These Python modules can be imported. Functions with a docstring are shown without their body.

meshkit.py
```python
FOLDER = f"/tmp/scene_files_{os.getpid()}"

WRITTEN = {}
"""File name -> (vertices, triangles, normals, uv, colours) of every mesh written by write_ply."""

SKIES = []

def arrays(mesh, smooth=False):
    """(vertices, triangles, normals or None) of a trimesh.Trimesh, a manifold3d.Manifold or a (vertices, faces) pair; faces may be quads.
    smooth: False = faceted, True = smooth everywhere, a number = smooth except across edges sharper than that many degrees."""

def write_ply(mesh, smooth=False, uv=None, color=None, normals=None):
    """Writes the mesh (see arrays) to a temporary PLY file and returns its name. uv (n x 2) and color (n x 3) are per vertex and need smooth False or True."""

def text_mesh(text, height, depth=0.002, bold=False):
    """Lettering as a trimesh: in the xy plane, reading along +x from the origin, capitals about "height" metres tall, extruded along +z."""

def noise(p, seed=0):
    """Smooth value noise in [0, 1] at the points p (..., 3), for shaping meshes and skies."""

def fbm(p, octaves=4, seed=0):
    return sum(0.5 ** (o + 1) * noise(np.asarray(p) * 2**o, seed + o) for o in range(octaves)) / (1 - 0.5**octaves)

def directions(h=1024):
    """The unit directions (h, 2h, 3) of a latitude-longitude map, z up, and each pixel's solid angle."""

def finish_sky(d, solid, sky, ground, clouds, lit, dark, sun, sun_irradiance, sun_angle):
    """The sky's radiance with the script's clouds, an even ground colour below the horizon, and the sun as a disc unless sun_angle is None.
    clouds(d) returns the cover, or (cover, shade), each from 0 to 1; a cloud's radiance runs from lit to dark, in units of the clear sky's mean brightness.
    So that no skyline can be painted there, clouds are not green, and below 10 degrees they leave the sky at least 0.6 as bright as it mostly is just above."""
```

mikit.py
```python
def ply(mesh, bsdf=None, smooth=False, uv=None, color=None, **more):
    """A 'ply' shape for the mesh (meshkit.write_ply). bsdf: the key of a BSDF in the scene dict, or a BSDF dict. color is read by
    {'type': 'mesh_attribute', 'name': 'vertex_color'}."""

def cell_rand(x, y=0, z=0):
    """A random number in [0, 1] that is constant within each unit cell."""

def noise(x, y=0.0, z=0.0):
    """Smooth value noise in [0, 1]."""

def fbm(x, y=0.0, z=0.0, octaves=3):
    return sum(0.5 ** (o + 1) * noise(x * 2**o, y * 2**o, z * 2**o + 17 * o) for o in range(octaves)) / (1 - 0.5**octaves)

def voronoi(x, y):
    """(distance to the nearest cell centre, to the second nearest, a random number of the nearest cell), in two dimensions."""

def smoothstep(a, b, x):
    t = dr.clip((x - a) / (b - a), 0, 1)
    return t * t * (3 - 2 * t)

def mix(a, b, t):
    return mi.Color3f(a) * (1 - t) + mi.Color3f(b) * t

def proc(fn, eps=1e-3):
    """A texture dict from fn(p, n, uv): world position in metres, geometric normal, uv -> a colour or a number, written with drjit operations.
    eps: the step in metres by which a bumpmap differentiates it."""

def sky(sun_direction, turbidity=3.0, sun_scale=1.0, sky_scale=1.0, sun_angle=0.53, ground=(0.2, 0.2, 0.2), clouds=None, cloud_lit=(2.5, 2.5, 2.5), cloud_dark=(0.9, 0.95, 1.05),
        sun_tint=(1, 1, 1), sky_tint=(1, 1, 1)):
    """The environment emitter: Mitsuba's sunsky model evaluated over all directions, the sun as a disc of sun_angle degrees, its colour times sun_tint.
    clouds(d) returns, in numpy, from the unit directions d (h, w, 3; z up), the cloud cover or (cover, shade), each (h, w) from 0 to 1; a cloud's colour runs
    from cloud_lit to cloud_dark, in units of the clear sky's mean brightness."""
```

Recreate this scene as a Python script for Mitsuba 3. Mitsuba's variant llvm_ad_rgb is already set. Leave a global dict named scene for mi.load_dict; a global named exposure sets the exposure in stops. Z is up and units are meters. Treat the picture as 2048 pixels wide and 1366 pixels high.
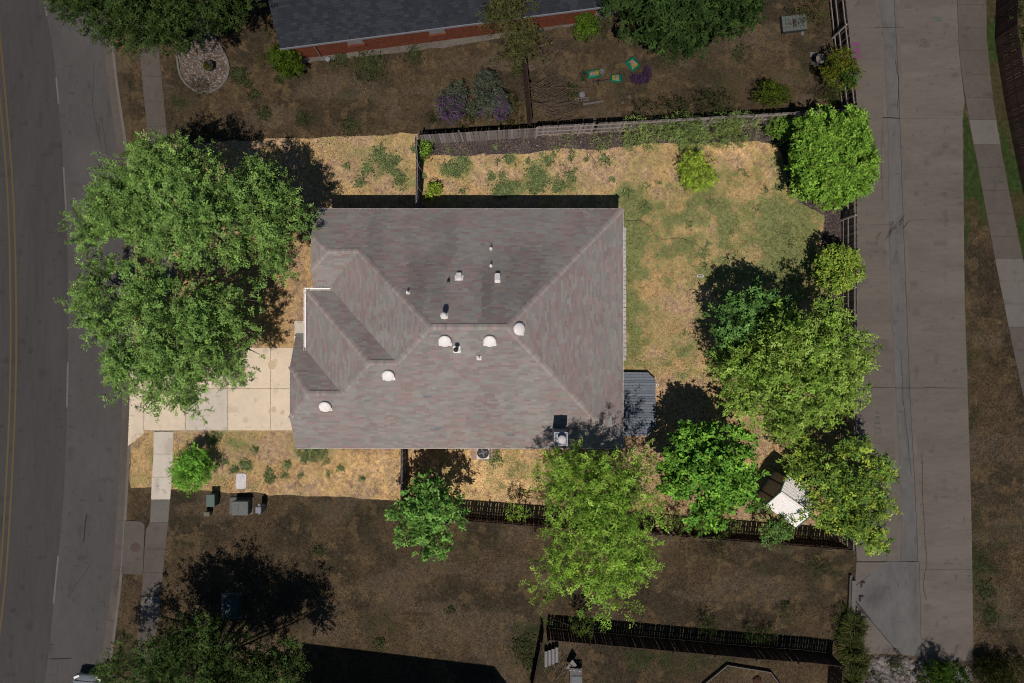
import math, numpy as np, trimesh, mitsuba as mi, drjit as dr, mikit, meshkit
import shapely, shapely.ops
from shapely.geometry import Polygon, LineString, Point, box as sbox
from mikit import noise, fbm, voronoi, smoothstep, mix, cell_rand
T = mi.ScalarTransform4f
scene, labels = {}, {}

# ---------------------------------------------------------------- camera, sky, exposure
H, S = 40.7, 33.5          # flying height of the camera (m); ground scale of the photograph (its pixels per metre)
exposure = 1.35
SUN = (-0.058, -0.488, 1.0)
scene['camera'] = {'type': 'perspective', 'fov': math.degrees(2 * math.atan(1024 / S / H)), 'fov_axis': 'x', 'near_clip': 0.1, 'far_clip': 900.0,
                   'to_world': T().look_at(origin=[0, 0, H], target=[0, 0, 0], up=[0, 1, 0])}
scene['sky_light'] = mikit.sky(SUN, turbidity=3, sky_scale=0.47, sun_tint=(.95, 1.0, 1.20))

# ---------------------------------------------------------------- helpers
def P(u, v, z=0.0):        # a spot measured in the photograph, at its true height z -> metres
    k = (1 - z / H) / S
    return np.array([(u - 1024) * k, (683 - v) * k, z], float)
def XY(pts, z=0.0): return [tuple(P(u, v, z)[:2]) for u, v in pts]
_used = {}
def new(base):
    n = _used.get(base, -1) + 1; _used[base] = n
    return base if n == 0 else f'{base}_{n:03d}'
def tag(key, label=None, cat=None, group=None, kind=None):
    d = labels.setdefault(key, {})
    for k, x in (('label', label), ('category', cat), ('group', group), ('kind', kind)):
        if x: d[k] = x
    return key
def thing(name, label, cat, group=None): return tag(new(name), label, cat, group)
def put(key, mesh, mat, smooth=False, color=None, label=None, kind=None):
    scene[key] = mikit.ply(mesh, mat, smooth=smooth, color=color)
    if label or kind: tag(key, label, None, None, kind)
    return key
def part(holder, name, mesh, mat, **k): return put(new(holder + '__' + name), mesh, mat, **k)
def single(name, mesh, mat, label, cat, group=None, **k):
    key = thing(name, label, cat, group); put(key, mesh, mat, **k); return key
def ground_piece(name, mesh, mat): return tag(put(new(name), mesh, mat), kind='structure')

def cat_(ms): return trimesh.util.concatenate([m for m in ms if m is not None])
def box(c, s, rz=0.0, taper=1.0):
    m = trimesh.creation.box(extents=s)
    if taper != 1.0:
        v = m.vertices.copy(); top = v[:, 2] > 0; v[top, :2] *= taper; m = trimesh.Trimesh(v, m.faces, process=False)
    if rz: m.apply_transform(trimesh.transformations.rotation_matrix(rz, [0, 0, 1]))
    m.apply_translation(c); return m
def rbox(c, s, r=0.02, rz=0.0):       # box with chamfered upright edges and top
    x, y, z = s[0] / 2, s[1] / 2, s[2]
    p = sbox(-x, -y, x, y)
    lo = trimesh.creation.extrude_polygon(p.buffer(-r).buffer(r, quad_segs=2), z - r, engine='earcut')
    a = np.array(p.buffer(-r).buffer(r, quad_segs=2).exterior.coords)[:-1]; n = len(a)
    b = a * [(x - r) / x, (y - r) / y]
    v = np.vstack([np.c_[a, np.full(n, z - r)], np.c_[b, np.full(n, z)], [[0, 0, z]]])
    i = np.arange(n); j = (i + 1) % n
    f = np.vstack([np.c_[i, j, j + n], np.c_[i, j + n, i + n], np.c_[i + n, j + n, np.full(n, 2 * n)]])
    if shapely.LinearRing(a).is_ccw is False: f = f[:, ::-1]
    m = cat_([lo, trimesh.Trimesh(v, f, process=False)])
    if rz: m.apply_transform(trimesh.transformations.rotation_matrix(rz, [0, 0, 1]))
    m.apply_translation([c[0], c[1], c[2] - z / 2]); return m
def bar(p0, p1, w, h):                # square bar between two points
    p0, p1 = np.asarray(p0, float), np.asarray(p1, float); d = p1 - p0; L = np.linalg.norm(d); d /= L
    up = np.array([0, 0, 1.0]) if abs(d[2]) < .95 else np.array([0, 1.0, 0]); s = np.cross(up, d); s /= np.linalg.norm(s); t = np.cross(d, s)
    m = trimesh.creation.box(extents=[L, w, h]); M = np.eye(4); M[:3, 0], M[:3, 1], M[:3, 2], M[:3, 3] = d, s, t, (p0 + p1) / 2
    m.apply_transform(M); return m
def tube(pts, rad, n=6):
    p = np.asarray(pts, float); r = np.broadcast_to(rad, (len(p),)).astype(float)
    t = np.gradient(p, axis=0); t /= np.linalg.norm(t, axis=1, keepdims=True) + 1e-12
    a = np.cross(t, [0.13, 0.21, 0.97]); bad = np.linalg.norm(a, axis=1) < .2
    a[bad] = np.cross(t[bad], [1.0, 0.1, 0]); a /= np.linalg.norm(a, axis=1, keepdims=True); b = np.cross(t, a)
    q = np.arange(n) * 2 * np.pi / n
    v = p[:, None] + r[:, None, None] * (np.cos(q)[None, :, None] * a[:, None] + np.sin(q)[None, :, None] * b[:, None])
    i, j = np.meshgrid(np.arange(len(p) - 1), np.arange(n), indexing='ij'); j2 = (j + 1) % n
    f = np.stack([i * n + j, i * n + j2, (i + 1) * n + j2, (i + 1) * n + j], -1).reshape(-1, 4)
    f = np.vstack([f[:, :3], f[:, [0, 2, 3]]])
    v = v.reshape(-1, 3); m = len(v); v = np.vstack([v, p[:1], p[-1:]])
    k = np.arange(n); k2 = (k + 1) % n; e = (len(p) - 1) * n
    f = np.vstack([f, np.c_[k2, k, np.full(n, m)], np.c_[k + e, k2 + e, np.full(n, m + 1)]])
    return trimesh.Trimesh(v, f, process=False)
def prism(poly, z0, z1):
    poly = poly if isinstance(poly, Polygon) else Polygon(poly)
    if not poly.is_valid: poly = poly.buffer(0)
    m = trimesh.creation.extrude_polygon(poly, z1 - z0, engine='earcut'); m.apply_translation([0, 0, z0]); return m
def sheet(poly, z):
    poly = poly if hasattr(poly, 'geom_type') else Polygon(poly)
    if not poly.is_valid: poly = poly.buffer(0)
    ms = []
    for g in getattr(poly, 'geoms', [poly]):
        if g.geom_type != 'Polygon' or g.area < 1e-6: continue
        v, f = trimesh.creation.triangulate_polygon(g, engine='earcut')
        a = v[f[:, 1]] - v[f[:, 0]]; b = v[f[:, 2]] - v[f[:, 0]]; neg = a[:, 0] * b[:, 1] - a[:, 1] * b[:, 0] < 0
        f = np.array(f); f[neg] = f[neg][:, ::-1]
        ms.append(trimesh.Trimesh(np.c_[v, np.full(len(v), z)], f, process=False))
    return cat_(ms)
def resample(pts, step):
    l = LineString(pts); n = max(2, int(round(l.length / step)) + 1)
    return np.array([l.interpolate(t, normalized=True).coords[0] for t in np.linspace(0, 1, n)])
def smoothline(pts, n=60):            # a smooth curve through the points
    from scipy.interpolate import PchipInterpolator
    p = np.asarray(pts, float); d = np.r_[0, np.cumsum(np.linalg.norm(np.diff(p, axis=0), axis=1))]; t = np.linspace(0, d[-1], n)
    return np.c_[PchipInterpolator(d, p[:, 0])(t), PchipInterpolator(d, p[:, 1])(t)]
def ribbon(pts, w, z, jitter=0, seed=0):
    l = LineString(pts).buffer(w / 2, cap_style='flat', join_style='round', quad_segs=2)
    return sheet(l, z)
def wob(poly, amp, freq, seed):       # uneven outline
    c = resample(list(poly.exterior.coords), .12)[:-1]
    n = meshkit.fbm(np.c_[c * freq, np.full(len(c), seed * 7.3)], 3) - .5
    m = meshkit.fbm(np.c_[c * freq, np.full(len(c), seed * 7.3 + 50)], 3) - .5
    return Polygon(c + amp * 2 * np.c_[n, m]).buffer(0)
def blob(c, r, seed=0, rough=.25, sub=2, zs=1.0):
    m = trimesh.creation.icosphere(subdivisions=sub, radius=1.0); v = m.vertices
    v = v * (1 + rough * 2 * (meshkit.fbm(v * 1.6 + seed * 3.7, 3)[:, None] - .5)); v = v * r; v[:, 2] *= zs
    return trimesh.Trimesh(v + c, m.faces, process=False)
def lathe(prof, c, n=24):
    m = trimesh.creation.revolve(np.array(prof, float), sections=n); m.apply_translation(c); return m

# ---------------------------------------------------------------- materials
def rgb(*c): return {'type': 'rgb', 'value': list(c)}
def mat(key, color, rough=.8, spec=.3, metallic=0.0, **k):
    c = mikit.proc(color) if callable(color) else (rgb(*color) if isinstance(color, tuple) else color)
    scene[key] = {'type': 'twosided', 'b': {'type': 'principled', 'base_color': c, 'roughness': rough, 'specular': spec, 'metallic': metallic, **k}}
    return key
def C3(r, g, b): return mi.Color3f(r, g, b)
def gaussians(x, y, spots):
    g = 0.0
    for (u, v, su, sv, a) in spots:
        q = P(u, v); g = g + a * dr.exp(-dr.square((x - float(q[0])) * (S / su)) - dr.square((y - float(q[1])) * (S / sv)))
    return g
GREEN = [(1620, 330, 60, 60, .10), (1500, 500, 120, 60, .05), (1390, 540, 190, 250, .24), (1480, 430, 200, 110, .22), (1590, 470, 60, 120, .40), (1570, 560, 100, 80, .30), (1262, 560, 26, 200, .34), (1330, 690, 60, 60, .2), (1350, 400, 120, 50, .15),
         (1070, 355, 30, 28, .6), (1010, 378, 26, 14, .55), (1085, 320, 20, 16, .3), (905, 340, 30, 14, .5), (925, 325, 12, 24, .55), (760, 310, 55, 45, .34), (800, 350, 40, 30, .25), (1030, 380, 20, 14, .4),
         (1020, 320, 16, 16, .4), (1120, 370, 30, 18, .3), (880, 300, 20, 10, .3), (640, 900, 60, 14, .35), (420, 880, 40, 16, .3), (500, 935, 14, 12, .4), (480, 890, 30, 14, .3), (1000, 930, 50, 20, .25), (290, 915, 30, 60, .3),
         (1080, 410, 400, 22, .1), (1260, 470, 30, 60, .3), (700, 370, 40, 30, .2), (1640, 250, 80, 40, .2)]
BARE = [(1322, 800, 14, 70, 1.2), (1300, 880, 40, 14, .9), (1330, 950, 30, 60, .8), (1520, 870, 50, 40, .9), (605, 560, 16, 110, 1.0), (590, 650, 30, 30, .8), (760, 355, 60, 16, .5), (690, 330, 50, 40, .6), (1040, 890, 60, 8, .6), (830, 960, 20, 60, .5)]
STRAW = [(1480, 300, 120, 30, .5), (900, 940, 160, 60, .6), (1010, 960, 90, 60, .7), (680, 940, 120, 60, .4), (1080, 330, 260, 40, .35), (640, 320, 80, 60, .2)]
def lawn(p, n, uv):
    x, y = p.x, p.y
    big, mid = fbm(x * .45 + 3, y * .45, 2.0, 3), fbm(x * 1.5 + 7, y * 1.5, 5.0, 4)
    fine, vf = fbm(x * 7 + 1, y * 7, 1.0, 2), noise(x * 24, y * 24, 3.0)
    g = gaussians(x, y, GREEN) + .95 * (mid - .5) + .4 * (big - .5) + .42 * (fine - .5)
    olive, green = smoothstep(-.06, .36, g), smoothstep(.28, .50, g)
    dry = mix((.425, .298, .142), (.375, .272, .163), smoothstep(.38, .62, fbm(x * .9, y * .9, 9.0, 3)))
    dry = mix(dry, (.68, .49, .235), smoothstep(.25, 1.0, gaussians(x, y, STRAW) + .9 * (fbm(x * 3.5, y * 3.5, 8.0, 3) - .35)) * .75)
    soil = smoothstep(.60, .74, fbm(x * 2.1 + 30, y * 2.1, 4.0, 3))
    dry = mix(dry, (.31, .215, .15), soil * .7)
    bare = dr.clip(gaussians(x, y, BARE), 0, 1) * smoothstep(.30, .55, fbm(x * 1.8 + 2, y * 1.8, 12.0, 3))
    c = mix(dry, (.31, .262, .108), olive * .85)
    c = mix(c, (.150, .178, .066), green * .9)
    c = mix(c, (.34, .235, .15), bare * .85)
    return c * (.36 + .72 * fine + .56 * vf)
def dimmed_yard(p, n, uv):  # grass and soil with the dim overlay outside the lot baked into the colours
    x, y = p.x, p.y
    big, mid = fbm(x * .4 + 13, y * .4, 2.0, 3), fbm(x * 1.4 + 27, y * 1.4, 5.0, 4)
    fine, vf = fbm(x * 7 + 1, y * 7, 1.0, 2), noise(x * 24, y * 24, 3.0)
    spots = [(740, 130, 40, 22, .5), (680, 120, 26, 12, .3), (830, 110, 40, 20, .25), (360, 220, 26, 40, .25), (480, 150, 14, 12, .4), (1360, 110, 60, 50, .22), (1460, 110, 40, 30, .25), (1060, 1290, 40, 60, .4), (1360, 1320, 130, 40, .3),
             (760, 1270, 30, 40, .25), (1960, 1180, 40, 90, .35), (1930, 950, 30, 400, .18), (2000, 1100, 70, 60, .2), (1600, 1140, 120, 50, .15)]
    g = gaussians(x, y, spots) + .55 * (mid - .5) + .4 * (big - .5) + .25 * (fine - .5)
    dry = mix((.068, .050, .029), (.042, .034, .021), smoothstep(.35, .62, fbm(x * .45, y * .45, 9.0, 4)))
    dry = mix(dry, (.085, .066, .044), smoothstep(.54, .68, fbm(x * .28 + 40, y * .6, 3.0, 4)) * .75)
    dry = mix(dry, (.092, .067, .036), smoothstep(.56, .72, fbm(x * 1.7 + 5, y * 1.7, 6.0, 3)) * .8)
    c = mix(dry, (.028, .036, .014), smoothstep(.08, .42, g) * .9)
    return c * (.40 + .70 * fine + .50 * vf)
def green_strip(p, n, uv):
    x, y = p.x, p.y
    fine = fbm(x * 7 + 1, y * 7, 1.0, 2)
    return mix((.025, .042, .011), (.042, .037, .017), smoothstep(.48, .66, fbm(x * .8 + 5, y * .5, 2.0, 3))) * (.6 + .8 * fine)
def mulch(p, n, uv):
    x, y = p.x, p.y; fine = noise(x * 22, y * 22, 1.0)
    c = mix((.060, .050, .048), (.11, .09, .075), smoothstep(.45, .75, fbm(x * 1.3, y * 1.3, 2.0, 3)))
    c = mix(c, (.27, .21, .14), smoothstep(.80, .90, noise(x * 13 + 5, y * 13, 7.0)) * .8)
    return c * (.55 + .9 * fine)
def concrete(base, streak_x=1.0, streak_y=1.0, stain=.25, seed=0.0, joints=False):
    def fn(p, n, uv):
        x, y = p.x, p.y
        f = fbm(x * .55 * streak_x + seed, y * .55 * streak_y, 3.0, 4); s = fbm(x * 4 * streak_x + seed, y * 4 * streak_y, 5.0, 3); v = noise(x * 30, y * 30, seed)
        k = 1 + stain * 2.2 * (f - .5) + stain * 1.3 * (s - .5) + .10 * (v - .5) - .16 * smoothstep(.80, .93, noise(x * 1.7 + seed, y * 1.7, seed + 3)) - .22 * smoothstep(.90, .95, noise(x * 4.3 + seed, y * 4.3, seed + 9))
        return mi.Color3f(base) * dr.clip(k, .3, 1.7)
    return fn
mat('mat_lawn', lawn, .95, .1)
mat('mat_dimmed_yard', dimmed_yard, .95, .1)
mat('mat_green_strip', green_strip, .95, .1)
mat('mat_mulch', mulch, .95, .1)
mat('mat_drive', concrete((.60, .52, .39), stain=.10, seed=2.0), .8)
mat('mat_drive_grey', concrete((.50, .46, .38), stain=.08, seed=9.0), .8)
mat('mat_walk', concrete((.078, .068, .057), stain=.18, seed=4.0), .85)  # footpath concrete with the dimming outside the lot put into its colour
mat('mat_walk_pale', concrete((.115, .108, .095), stain=.10, seed=5.0), .85)
mat('mat_lane', concrete((.043, .041, .039), 1.6, .25, stain=.16, seed=6.0), .8)  # street surface, darkened in its base colour to carry the outer dimming
mat('mat_side_lane', concrete((.063, .061, .058), 1.2, .5, stain=.16, seed=7.0), .85)
mat('mat_alley', concrete((.104, .093, .078), .55, 2.4, stain=.17, seed=8.0), .85)  # alley concrete, outer dimming painted into the base colour
_gut = concrete((.090, .090, .086), 1.6, .7, stain=.22, seed=11.0)
def gutter_fn(p, n, uv): return _gut(p, n, uv) * (1 - .38 * dr.clip(gaussians(p.x, p.y, [(1745, 1195, 22, 24, 1.0), (1765, 1185, 14, 16, .6), (1790, 1245, 10, 30, .5), (1830, 1200, 6, 60, .6)]) * (.4 + 1.2 * fbm(p.x * 3, p.y * 3, 1.0, 3)), 0, 1))
mat('mat_gutter', gutter_fn, .8)
mat('mat_alley_edge', concrete((.108, .096, .080), .8, .8, stain=.16, seed=17.0), .85)
mat('mat_drive_joint', (.24, .185, .12), .9, .1)
mat('mat_litter_path', concrete((.10, .092, .078), stain=.25, seed=23.0), .85)
mat('mat_joint', (.045, .040, .034), .9, .1)
mat('mat_crack', (.022, .020, .019), .9, .1)
def shingle_c(): return {'type': 'mesh_attribute', 'name': 'vertex_color'}
scene['mat_painted_vertices'] = {'type': 'twosided', 'b': {'type': 'principled', 'base_color': shingle_c(), 'roughness': .85, 'specular': .2}}
scene['mat_leaf'] = {'type': 'principledthin', 'base_color': shingle_c(), 'roughness': .40, 'spec_trans': 0.0, 'diff_trans': .45, 'eta': 1.4}
mat('mat_bark', (.085, .068, .052), .9, .1)
mat('mat_twig', (.17, .145, .12), .9, .1)
def brick_fn(p, n, uv):
    h = dr.select(dr.abs(n.x) > dr.abs(n.y), p.y, p.x); r = p.z / .075; row = dr.floor(r); q = h / .21 + .5 * (row - 2 * dr.floor(row / 2)); e = q - dr.floor(q); g = r - row
    m = dr.select((e < .05) | (g < .13), 1.0, 0.0); k = cell_rand(dr.floor(q), row, 1.0)
    return mix(mix((.20, .058, .028), (.30, .10, .05), k), (.22, .17, .13), m * .7)
mat('mat_brick', brick_fn, .85)
mat('mat_white', (.74, .73, .69), .5)
mat('mat_offwhite', (.62, .60, .55), .6)
mat('mat_trim', (.30, .27, .235), .7)
mat('mat_steel', (.55, .57, .6), .3, .5, .9)
mat('mat_galv', (.21, .235, .25), .45, .5, .25)
mat('mat_galv_cap', (.20, .225, .25), .45, .5, .3)
mat('mat_edging', concrete((.40, .385, .35), stain=.2, seed=14.0), .85)
mat('mat_black', (.018, .018, .02), .5)
mat('mat_dark', (.03, .03, .032), .7)
mat('mat_glass', (.02, .025, .03), .08, .6)
mat('mat_blind', (.17, .17, .165), .5)
mat('mat_util_green', (.085, .125, .105), .5)
mat('mat_util_olive', (.10, .11, .07), .6)
mat('mat_util_grey', (.17, .18, .20), .5)
mat('mat_lid', concrete((.52, .51, .50), stain=.1, seed=3.0), .7)
for i, c in enumerate([(.175, .158, .146), (.125, .110, .10), (.23, .215, .205)]): mat(f'mat_grey_wood_{i}', c, .9, .1)
for i, c in enumerate([(.060, .040, .030), (.046, .031, .024), (.075, .052, .039)]): mat(f'mat_brown_wood_{i}', c, .9, .1)
for i, c in enumerate([(.22, .195, .175), (.26, .235, .215), (.18, .155, .135)]): mat(f'mat_pale_wood_{i}', c, .9, .1)
for i, c in enumerate([(.045, .029, .022), (.038, .025, .02), (.053, .034, .026)]): mat(f'mat_stained_wood_{i}', c, .85, .15)
mat('mat_yellow_paint', (.085, .062, .022), .7)
mat('mat_white_paint', (.11, .107, .10), .7)
mat('mat_deck_0', (.108, .132, .162), .6); mat('mat_deck_1', (.126, .150, .180), .6); mat('mat_deck_2', (.092, .114, .142), .6)
mat('mat_terracotta', (.16, .06, .03), .8)
mat('mat_orange', (.34, .19, .04), .7)

# ---------------------------------------------------------------- ground, street, pavements
rng = np.random.default_rng(7)
KERB = smoothline(XY([(196, -260), (205, -120), (216, 0), (222, 80), (230, 160), (240, 230), (249, 290), (256, 360), (262, 460), (264, 600), (263, 720), (260, 800), (256, 880), (252, 960), (247, 1050), (240, 1147), (228, 1250), (217, 1330), (200, 1450), (170, 1600)]), 90)
EDGE = smoothline(XY([(62, -260), (75, -120), (86, 0), (98, 70), (108, 140), (118, 250), (124, 330), (130, 440), (133, 560), (133, 700), (131, 820), (128, 917), (123, 1010), (116, 1090), (105, 1200), (95, 1300), (86, 1366), (70, 1450), (45, 1600)]), 90)
MID = smoothline(XY([(-40, -260), (-22, -80), (-8, 80), (3, 200), (14, 330), (20, 440), (23, 560), (24, 680), (22, 800), (17, 920), (10, 1050), (3, 1150), (-5, 1230), (-22, 1366), (-60, 1600)]), 90)
SB = -.13
GX = 19.9
ground_piece('ground', sheet(sbox(-320, -320, 320, 320), -.165), 'mat_dimmed_yard')
lane_poly = Polygon(list(map(tuple, EDGE)) + [(-60, EDGE[-1][1]), (-60, EDGE[0][1])])
ground_piece('street', sheet(lane_poly, SB), 'mat_lane')
ground_piece('street_side_lane', sheet(Polygon(list(map(tuple, EDGE)) + list(map(tuple, KERB[::-1]))), SB - .004), 'mat_side_lane')
def off(line, d):
    l = np.asarray(line); t = np.gradient(l, axis=0); t /= np.linalg.norm(t, axis=1, keepdims=True); return l + d * np.c_[-t[:, 1], t[:, 0]]
k = thing('road_line', 'double yellow centre line along the dark street at the left edge', 'road line')
for d in (-.17, .17): part(k, 'stripe', ribbon(off(MID, d), .11, SB + .005), 'mat_yellow_paint')
k = thing('road_line', 'broken white line between the dark street lane and the paler side lane', 'road line')
full = LineString(EDGE)
for (v0, v1) in ((-60, 32), (150, 206), (330, 440), (722, 816), (1112, 1212)):
    seg = LineString([q for q in resample(EDGE, .1) if (683 - v1) / S <= q[1] <= (683 - v0) / S])
    part(k, 'dash', ribbon(list(seg.coords), .10, SB + .004), 'mat_white_paint')
# kerb with its gutter pan, in cast lengths
k = thing('kerb', 'pale concrete kerb and gutter pan along the street', 'kerb')
kl = resample(KERB, .1); per = 30
for i in range(0, len(kl) - 1, per):
    a = kl[i:i + per + 1]
    if len(a) < 2: continue
    t = LineString(a)
    if t.length > .1: t = shapely.ops.substring(t, .008, t.length - .008)
    q = np.array(t.coords)
    pan = Polygon(np.vstack([off(q, -.02), off(q, -.52)[::-1]])); crb = Polygon(np.vstack([off(q, .16), off(q, 0)[::-1]]))
    part(k, 'length', prism(pan.buffer(0), SB - .02, SB + .012), 'mat_walk'); part(k, 'length', prism(crb.buffer(0), SB - .02, .012), 'mat_walk_pale')
yard_all = Polygon(list(map(tuple, off(KERB, .15))) + [(150, KERB[-1][1] - 60), (150, KERB[0][1] + 60)]).buffer(0)
ground_piece('yard_ground', prism(yard_all, -.16, 0.0), 'mat_dimmed_yard')
# the lot's own lawn
kerb_in = [tuple(q) for q in off(KERB, .17) if (683 - 975) / S - .3 < q[1] < (683 - 292) / S + .2]
lot = Polygon(XY([(266, 292), (560, 278), (836, 267), (836, 287), (1070, 273), (1690, 240), (1690, 1083), (1300, 1054), (925, 1026), (812, 1018), (812, 1000), (540, 988), (262, 976)]) + kerb_in)
lot = lot.buffer(0)
FOOT = Polygon([(-10.5, 7.0), (5.75, 7.0), (5.75, -5.5), (-11.6, -5.5), (-11.6, 0.0), (-10.9, 0.0), (-10.9, 2.3), (-10.5, 2.3)])
lot_w = wob(lot, .16, .9, 3).difference(sbox(GX - .1, -40, 60, 40)).intersection(yard_all.buffer(-.02))
ground_piece('lawn', sheet(lot_w.difference(FOOT), .004), 'mat_lawn')
def bed(name, pts, seed, z=.010):
    b = wob(Polygon(XY(pts)), .14, 1.3, seed).buffer(0); ground_piece(name, sheet(b, z), 'mat_mulch'); return b
bed_n = bed('mulch_bed', [(846, 286), (1070, 273), (1600, 245), (1690, 240), (1690, 330), (1690, 440), (1660, 470), (1645, 430), (1600, 405), (1575, 370), (1566, 320), (1555, 288), (1500, 282), (1400, 288), (1300, 286), (1200, 300), (1130, 298), (1060, 306), (980, 310), (900, 312), (846, 312)], 5)
bed_e = bed('mulch_bed', [(1650, 440), (1690, 440), (1690, 700), (1650, 660), (1640, 600), (1655, 560), (1640, 500)], 9, .014)
# left pavement
def slab_line(holder, left, right, joints, z0, z1, mats, gap=.02):
    L, R = LineString(left), LineString(right)
    def at(l, y):
        c = np.array(l.coords); i = np.argsort(c[:, 1]); return np.interp(y, c[i, 1], c[i, 0])
    for n, (ya, yb) in enumerate(zip(joints[:-1], joints[1:])):
        a, b = max(ya, yb) - gap / 2, min(ya, yb) + gap / 2
        ys = np.linspace(a, b, 5)
        p = Polygon([(at(L, y), y) for y in ys] + [(at(R, y), y) for y in ys[::-1]]).buffer(-.012).buffer(.012, quad_segs=2)
        part(holder, 'slab', prism(p, z0, z1), mats(n, (a + b) / 2))
wl = XY([(268, -120), (275, 0), (280, 109), (287, 180), (294, 253), (302, 340), (308, 460), (312, 600), (313, 700)])
wr = XY([(307, -120), (314, 0), (319, 109), (326, 180), (333, 253), (341, 340), (347, 460), (351, 600), (352, 700)])
k = thing('sidewalk', 'front footpath of concrete slabs beside the street, north of the driveway', 'footpath')
ground_piece('sidewalk_base', sheet(Polygon(wl + wr[::-1]), .006), 'mat_joint')
js = [(683 - v) / S for v in np.arange(-100, 700, 50.5)]
slab_line(k, wl, wr, js, .0, .022, lambda n, y: 'mat_walk' if y > 11.6 else 'mat_walk_pale')  # slabs beyond the lot line take the dimmed copy of the concrete
wl2 = XY([(308, 862), (307, 915), (303, 981), (301, 1042), (292, 1060), (287, 1145), (284, 1193), (276, 1282), (262, 1420)])
wr2 = XY([(347, 862), (346, 915), (342, 981), (337, 1042), (331, 1104), (326, 1145), (322, 1193), (312, 1282), (298, 1420)])
k = thing('sidewalk', 'front footpath of concrete slabs south of the driveway, pale then darker', 'footpath')
ground_piece('sidewalk_base', sheet(Polygon(wl2 + wr2[::-1]), .006), 'mat_joint')
js = [(683 - v) / S for v in (863, 908, 954, 999, 1045, 1098, 1145, 1193, 1240, 1290, 1340, 1390)]
slab_line(k, wl2, wr2, js, .0, .022, lambda n, y: 'mat_drive_grey' if n < 2 else ('mat_drive_grey' if n == 2 else 'mat_walk_pale' if n % 4 == 3 else 'mat_walk'))  # same path: bright slabs inside the lot, dimming painted into those outside
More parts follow.
